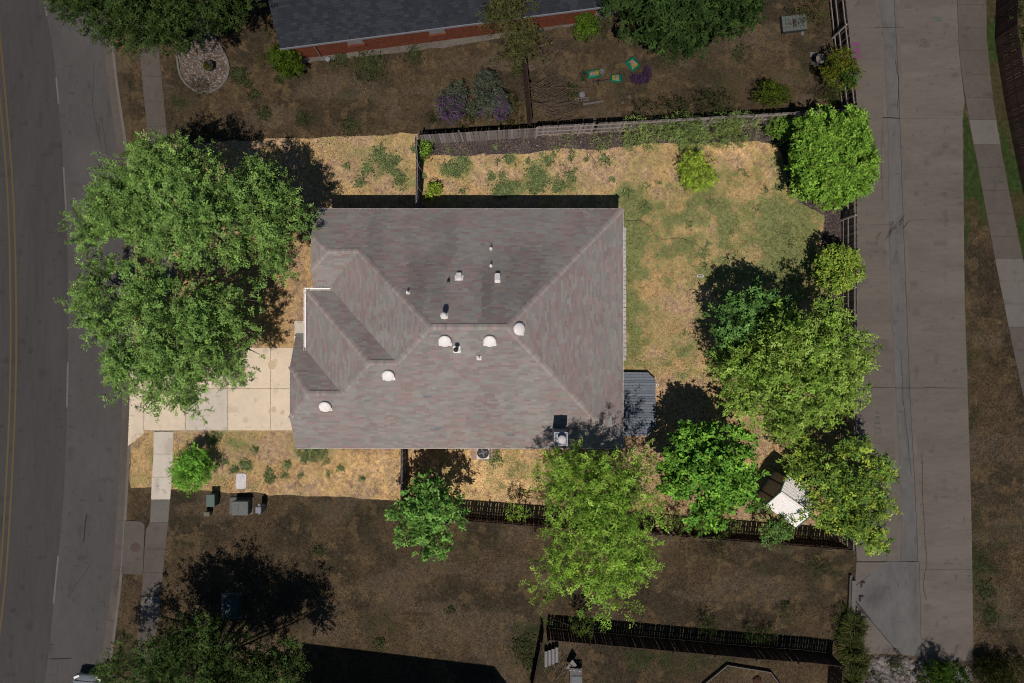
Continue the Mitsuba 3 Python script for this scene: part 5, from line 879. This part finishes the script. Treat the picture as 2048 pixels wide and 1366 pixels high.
part(k, 'body', car_at(loft([(-.0, .55, .38, .60, 3), (-.08, .72, .28, .70, 3.5), (-.35, .86, .22, .80, 4), (-1.2, .91, .2, .93, 4), (-2.2, .92, .2, .98, 4), (-3.6, .92, .2, 1.0, 4), (-4.3, .86, .24, .95, 4), (-4.6, .65, .34, .8, 3)])), 'mat_car_paint', smooth=35)
part(k, 'cabin', car_at(loft([(-1.15, .72, .85, .93, 4), (-1.75, .70, .8, 1.32, 4), (-2.3, .68, .8, 1.46, 4), (-3.2, .67, .8, 1.44, 4), (-3.95, .68, .8, 1.05, 4)])), 'mat_glass', smooth=35)
part(k, 'roof_panel', car_at(box([0, -2.65, 1.45], [1.1, 1.2, .05])), 'mat_car_paint')
for sx in (-1, 1):
    for y in (-.95, -3.6):
        w_ = part(k, 'wheel', car_at(trimesh.creation.cylinder(radius=.32, segment=[[sx * .72, y, .32], [sx * .93, y, .32]], sections=24)), 'mat_black'); part(w_, 'rim', car_at(trimesh.creation.cylinder(radius=.2, segment=[[sx * .9, y, .32], [sx * .94, y, .32]], sections=20)), 'mat_steel')
    part(k, 'headlight', car_at(box([sx * .62, -.2, .66], [.34, .22, .1], -sx * .5)), 'mat_white'); part(k, 'mirror', car_at(box([sx * 1.0, -1.55, .98], [.2, .12, .13])), 'mat_car_paint')
part(k, 'grille', car_at(box([0, .0, .47], [.8, .06, .12])), 'mat_black'); part(k, 'bonnet_seam', car_at(bar([-.7, -.33, .80], [.7, -.33, .80], .03, .02)), 'mat_black')
# ---------------------------------------------------------------- things lying in the upper yard
mat('mat_bag_green', (.0, .098, .055), .5); mat('mat_bag_yellow', (.20, .14, .012), .5); mat('mat_bag_pale', (.17, .125, .085), .6)
def soil_bag(label, u, v, w, l, rz, seed, kind=0):
    k = thing('soil_bag', label, 'bag', 'green soil bags lying in the upper yard'); c = P(u, v); r = np.random.default_rng(seed)
    n = 15; g = np.linspace(-1, 1, n); X, Y = np.meshgrid(g, g); hgt = .13 * np.clip((1 - X ** 4) * (1 - Y ** 4), 0, 1) ** .5 * (.75 + .5 * meshkit.fbm(np.stack([X * 2, Y * 2, 0 * X + seed], -1), 3)) + .02
    ex_ = 1 + .05 * meshkit.noise(np.stack([X * 3, Y * 3, 0 * X + seed], -1)); V = np.c_[(X * w / 2 * ex_).ravel(), (Y * l / 2 * ex_).ravel(), hgt.ravel()]
    idx = np.arange(n * n).reshape(n, n); F = np.stack([idx[:-1, :-1], idx[:-1, 1:], idx[1:, 1:], idx[1:, :-1]], -1).reshape(-1, 4)
    M = trimesh.transformations.rotation_matrix(rz, [0, 0, 1]); M[:3, 3] = c
    def mk(sel, dz):
        f = F[sel]; f = np.vstack([f[:, :3], f[:, [0, 2, 3]]]); m = trimesh.Trimesh(V + [0, 0, dz], f, process=True); m.apply_transform(M); return m
    cx_, cy_ = V[F].mean(1)[:, 0] / w * 2, V[F].mean(1)[:, 1] / l * 2
    part(k, 'sack', mk(np.ones(len(F), bool), 0), 'mat_bag_green', smooth=60)
    part(k, 'print', mk((abs(cx_ + .1) < .3) & (abs(cy_) < .75), .004) if kind else mk((abs(cx_) < .55) & (abs(cy_) < .5), .004), 'mat_bag_pale')
    part(k, 'stripe', mk((abs(cx_ - .55) < .2) & (abs(cy_) < .6), .005), 'mat_bag_yellow'); return k
soil_bag('green soil bag lying flat between the dark pot and the white ringed pot', 1187, 148, .80, .48, .16, 1)
soil_bag('green soil bag with a broad yellow print, south eastern one', 1232, 157, .68, .46, 3.1, 2, 1)
soil_bag('crumpled green soil bag lying aslant, northernmost of the three', 1265, 128, .72, .62, -.9, 3)
def pot(label, u, v, r, h, matk, rim=None, plant=None, seed=0):
    k = thing('plant_pot', label, 'pot'); c = P(u, v); part(k, 'shell', lathe([(r * .7, 0), (r, h), (r * .86, h), (r * .84, h - .05), (0, h - .05)], c, 24), matk, smooth=40)
    if rim: part(k, 'rim', trimesh.creation.torus(r * .94, r * .13, major_sections=28, minor_sections=8).apply_translation(c + [0, 0, h]), rim)
    if plant is not None:
        rg = np.random.default_rng(seed); n = 26; A = c + np.c_[rg.normal(0, r * .35, (n, 2)), np.full(n, h)]; V, F, C = leaves(A, unit(rg.normal(0, 1, (n, 3)) + [0, 0, .8]), 8, r * .9, .09, .045, rg, plant, .8, .03)
        part(k, 'foliage', trimesh.Trimesh(V, F, process=False), 'mat_leaf', color=C)
    return k
pot('wide dark plant pot left of the flat soil bag', 1166, 156, .27, .26, 'mat_dark', None, DIM, 1)
pot('small pot with a white rim right of the flat soil bag', 1203, 145, .15, .2, 'mat_util_drab', 'mat_walk_pale')
pot('small white ringed pot beside the narrow dark fence', 1063, 137.5, .17, .18, 'mat_rust', 'mat_walk_pale')
pot('brown pot on the path by the brick house', 1133, 28, .15, .22, 'mat_terracotta', None, DIM, 3); pot('blue grey pot with a plant on the path by the brick house', 1144, 38, .16, .24, 'mat_util_grey', None, DIM, 4)
pot('round pot with a yellow green plant standing in the pebble bed', 422, 136, .30, .42, 'mat_dark', None, [(.085, .085, .014), (.06, .072, .014)], 5)
single('boulder', blob(P(387, 71, .2), .28, 3, .3, 2, .9), 'mat_lid' if False else mat('mat_boulder', (.17, .19, .205), .8), 'pale blue grey boulder in the pebble bed', 'rock', smooth=False)
single('rock', blob(P(1164, 189, .08), .19, 4, .3, 2, .5), mat('mat_flat_rock', (.13, .145, .16), .8), 'flat pale blue stone above the two hollow blocks', 'rock')
single('rock', blob(P(1259, 194, .05), .13, 5, .3, 2, .5), 'mat_walk', 'small grey stone south of the purple flowers', 'rock')
single('rock', blob(P(656, 118, .1), .16, 6, .35, 2, .8), 'mat_boulder', 'pale stone beside the path of the brick house', 'rock')
single('rock', blob(P(1245, 205, .06), .10, 9, .3, 2, .6), 'mat_walk', 'small pale stone near the north fence in the upper yard', 'rock')
for u, v, lab in ((1156.5, 201, 'hollow concrete block, left of the pair near the narrow fence'), (1171, 199.5, 'hollow concrete block, right of the pair near the narrow fence')):
    c = P(u, v); y = box([c[0], c[1], .1], [.39, .19, .2], .1)
    p = sbox(-.195, -.095, .195, .095).difference(sbox(-.15, -.06, -.02, .06)).difference(sbox(.02, -.06, .15, .06)); m = prism(p, 0, .19); m.apply_transform(trimesh.transformations.rotation_matrix(.1, [0, 0, 1])); m.apply_translation([c[0], c[1], .0]); single('concrete_block', m, 'mat_walk_pale', lab, 'block')
single('timber_edge', bar(P(1166, 209, .05), P(1207, 202.5, .05), .10, .1), 'mat_walk_pale', 'pale straight timber lying south of the hollow blocks', 'timber')
single('garden_stake', cat_([bar(P(1197, 160, .0) + [0, 0, .05], P(1197.5, 171, .5), .05, .05), bar(P(1185, 163.5, .3), P(1217, 160, .3), .025, .025), bar(P(1194, 168, .5), P(1199, 162, .5), .04, .04)]), 'mat_dark', 'dark crossed garden stakes between the soil bags', 'stake')
fr = np.random.default_rng(12); A = np.vstack([P(u + fr.normal(0, s), v + fr.normal(0, s), .06) for u, v, s, n in ((1270, 158, 4, 60), (1284, 160, 4, 50), (1293, 142, 3.2, 50), (1292, 156, 4, 50)) for _ in range(n)]); V, F, C = leaves(A, np.tile([0, 0, 1.0], (len(A), 1)), 8, .1, .07, .05, fr, [(.05, .025, .07), (.065, .03, .085), (.035, .03, .035)], .9, .05); V[:, 2] = np.maximum(V[:, 2], .015)
single('flower_patch', trimesh.Trimesh(V, F, process=False), 'mat_leaf', 'low purple flowers in a curved patch right of the soil bags', 'flowers', color=C)
single('paving_stone', rbox(P(1627, 109, .02), [.42, .28, .04], .015), 'mat_walk_pale', 'pale paving stone left of the round grey table', 'paver')
k = thing('round_table', 'round grey stone garden table beside the orange leaved tree', 'table'); c = P(1642, 117, .75)
part(k, 'top', lathe([(0, .70), (.27, .70), (.29, .72), (.29, .75), (.25, .765), (.10, .765), (0, .765)], c * [1, 1, 0], 32), 'mat_walk_pale', smooth=30); part(k, 'inlay', lathe([(0, .767), (.09, .767), (.09, .77), (0, .77)], c * [1, 1, 0], 24), 'mat_rust'); part(k, 'pedestal', lathe([(.24, 0), (.2, .08), (.09, .2), (.08, .6), (.16, .71)], c * [1, 1, 0], 20), 'mat_walk')
k = thing('platform', 'low grey tiled platform with a dark square in its middle in the top right yard', 'platform')
a, b_, c_ = P(1563, 33, .32), P(1612, 27, .32), P(1566, 64, .32); e1_ = unit(b_ - a); e2_ = unit(c_ - a); Lx, Ly = np.linalg.norm(b_ - a), np.linalg.norm(c_ - a); rz_ = math.atan2(e1_[1], e1_[0]); mid_ = (b_ + c_) / 2
part(k, 'base', box([mid_[0], mid_[1], .15], [Lx, Ly, .30], rz_), 'mat_util_deep' if False else 'mat_dark')
for i in range(7):
    for j in range(4):
        q = a + e1_ * Lx * (i + .5) / 7 + e2_ * Ly * (j + .5) / 4; dark = i == 3 and j in (1, 2)
        part(k, 'tile', box([q[0], q[1], .31], [Lx / 7 - .02, Ly / 4 - .02, .03], rz_), 'mat_util_drab' if not dark else 'mat_stained_wood_2')
single('paving_stone', rbox(P(1605, 66, .02), [.2, .26, .04], .015), 'mat_walk_pale', 'small pale stone by the lower corner of the tiled platform', 'paver')
# ---------------------------------------------------------------- small things in the lot
q = smoothline(XY([(1250, 443), (1275, 441), (1300, 455), (1312, 472), (1330, 479), (1355, 476), (1380, 483), (1405, 500), (1412, 515)]), 60); single('garden_hose', tube(np.c_[q, np.full(len(q), .03)], .013, 6), 'mat_black', 'thin black hose lying across the back lawn from the house corner', 'hose')
k = thing('valve_box', 'small dark valve box with a pale frame in the back lawn', 'valve box'); c = P(1400, 552)
part(k, 'frame', prism(sbox(c[0] - .19, c[1] - .075, c[0] + .19, c[1] + .075).difference(sbox(c[0] - .15, c[1] - .04, c[0] + .15, c[1] + .04)), 0, .07), 'mat_walk_pale' if False else 'mat_offwhite'); part(k, 'cover', box([c[0], c[1], .02], [.3, .08, .05]), 'mat_black')
single('pipe_ring', trimesh.creation.torus(.075, .022, major_sections=24, minor_sections=8).apply_translation(P(1315, 770, .04)), 'mat_white', 'small white pipe ring on bare soil by the corner of the deck', 'pipe')
single('lawn_scrap', cat_([bar(P(1316, 790, .03), P(1319, 794, .03), .02, .02), bar(P(1319, 790, .03), P(1316, 795, .03), .02, .02)]), 'mat_offwhite', 'tiny pale scrap on bare soil east of the deck', 'scrap')
single('sprinkler_head', trimesh.creation.cylinder(radius=.06, segment=[P(590, 674, 0), P(590, 674, .25)], sections=14), 'mat_white', 'small white fitting at the garage corner by the entry walk', 'fitting')
# ---------------------------------------------------------------- things in the lower yard
k = thing('corrugated_panel', 'white scalloped plastic panel leaning on the side fence of the lower yard', 'panel')
mat('mat_dull_white', (.16, .16, .158), .6)
for i in range(4):
    a, b_ = P(1092 + i * 7.2, 1303 - i * 2.6, .35), P(1092 + i * 7.2, 1333 - i * 3.0, .25); t_ = np.linspace(0, math.pi, 9); d = b_ - a
    V = np.vstack([a + [math.cos(x) * -.105, math.sin(x) * .05, math.sin(x) * .12] for x in t_] + [b_ + [math.cos(x) * -.105, 0, math.sin(x) * .12] for x in t_]); F = np.vstack([[j, j + 1, j + 10] for j in range(8)] + [[j, j + 10, j + 9] for j in range(8)]); part(k, 'scallop', trimesh.Trimesh(V, F, process=False), 'mat_dull_white', smooth=50)
k = thing('folding_chair', 'tilted pale folding chair beside the dark cart in the lower yard', 'chair')
A4, B4, C4, D4 = P(1145, 1319, .75), P(1154, 1331, .7), P(1147, 1336, .4), P(1131, 1338, .45)
part(k, 'backrest', trimesh.Trimesh([A4, B4, C4, A4 + [0, 0, -.03], B4 + [0, 0, -.03], C4 + [0, 0, -.03]], [[0, 2, 1], [3, 4, 5], [0, 1, 4], [0, 4, 3], [1, 2, 5], [1, 5, 4], [2, 0, 3], [2, 3, 5]], process=False), 'mat_dull_white')
part(k, 'seat', trimesh.Trimesh([A4, C4, D4, A4 + [0, 0, -.03], C4 + [0, 0, -.03], D4 + [0, 0, -.03]], [[0, 2, 1], [3, 4, 5], [0, 1, 4], [0, 4, 3], [1, 2, 5], [1, 5, 4], [2, 0, 3], [2, 3, 5]], process=False), 'mat_dull_white')
for a, b_ in ((A4, P(1140, 1336, 0)), (C4, P(1150, 1334, 0)), (D4, P(1135, 1330, 0))): part(k, 'leg', bar(a, b_, .025, .025), 'mat_black')
part(k, 'strap', bar(P(1139, 1328, .64), P(1147, 1335, .56), .03, .02), 'mat_black')
k = thing('garden_cart', 'black box cart with a dull teal lid at the lower edge', 'cart'); c = P(1152, 1352, .55)
part(k, 'box', box([c[0], c[1], .3], [.72, .95, .5]), 'mat_black'); part(k, 'lid', box([c[0] + .05, c[1] - .24, .58], [.6, .48, .05]), mat('mat_teal', (.035, .055, .065), .5)); part(k, 'rail', bar(c + [-.4, .42, .15], c + [.3, .36, .15], .03, .03), 'mat_dull_white')
for x in (-.38, -.1, .2): part(k, 'lamp_globe', trimesh.creation.icosphere(subdivisions=2, radius=.035).apply_translation(c + [x, .4 + x * -.1, .18]), 'mat_lid')
branches('grey sticks heaped left of the dark cart', 1122, 1340, 14, .7, 48, 'mat_twig', (.6, 1.6), zmax=.3)
k = thing('garden_bed_frame', 'pale timber frame of a raised bed at the lower edge', 'bed frame')
fp = XY([(1405, 1372), (1455, 1331), (1541, 1345), (1562, 1372)], .22)
for a, b_ in zip(fp[:-1], fp[1:]): part(k, 'plank', bar([*a, .12], [*b_, .12], .05, .24), 'mat_walk_pale')
single('dry_tuft', blob(P(1515, 1362, .08), .25, 8, .4, 2, .5), mat('mat_rusty_soil', (.05, .026, .014), .9), 'rusty brown heap inside the raised bed frame', 'heap')
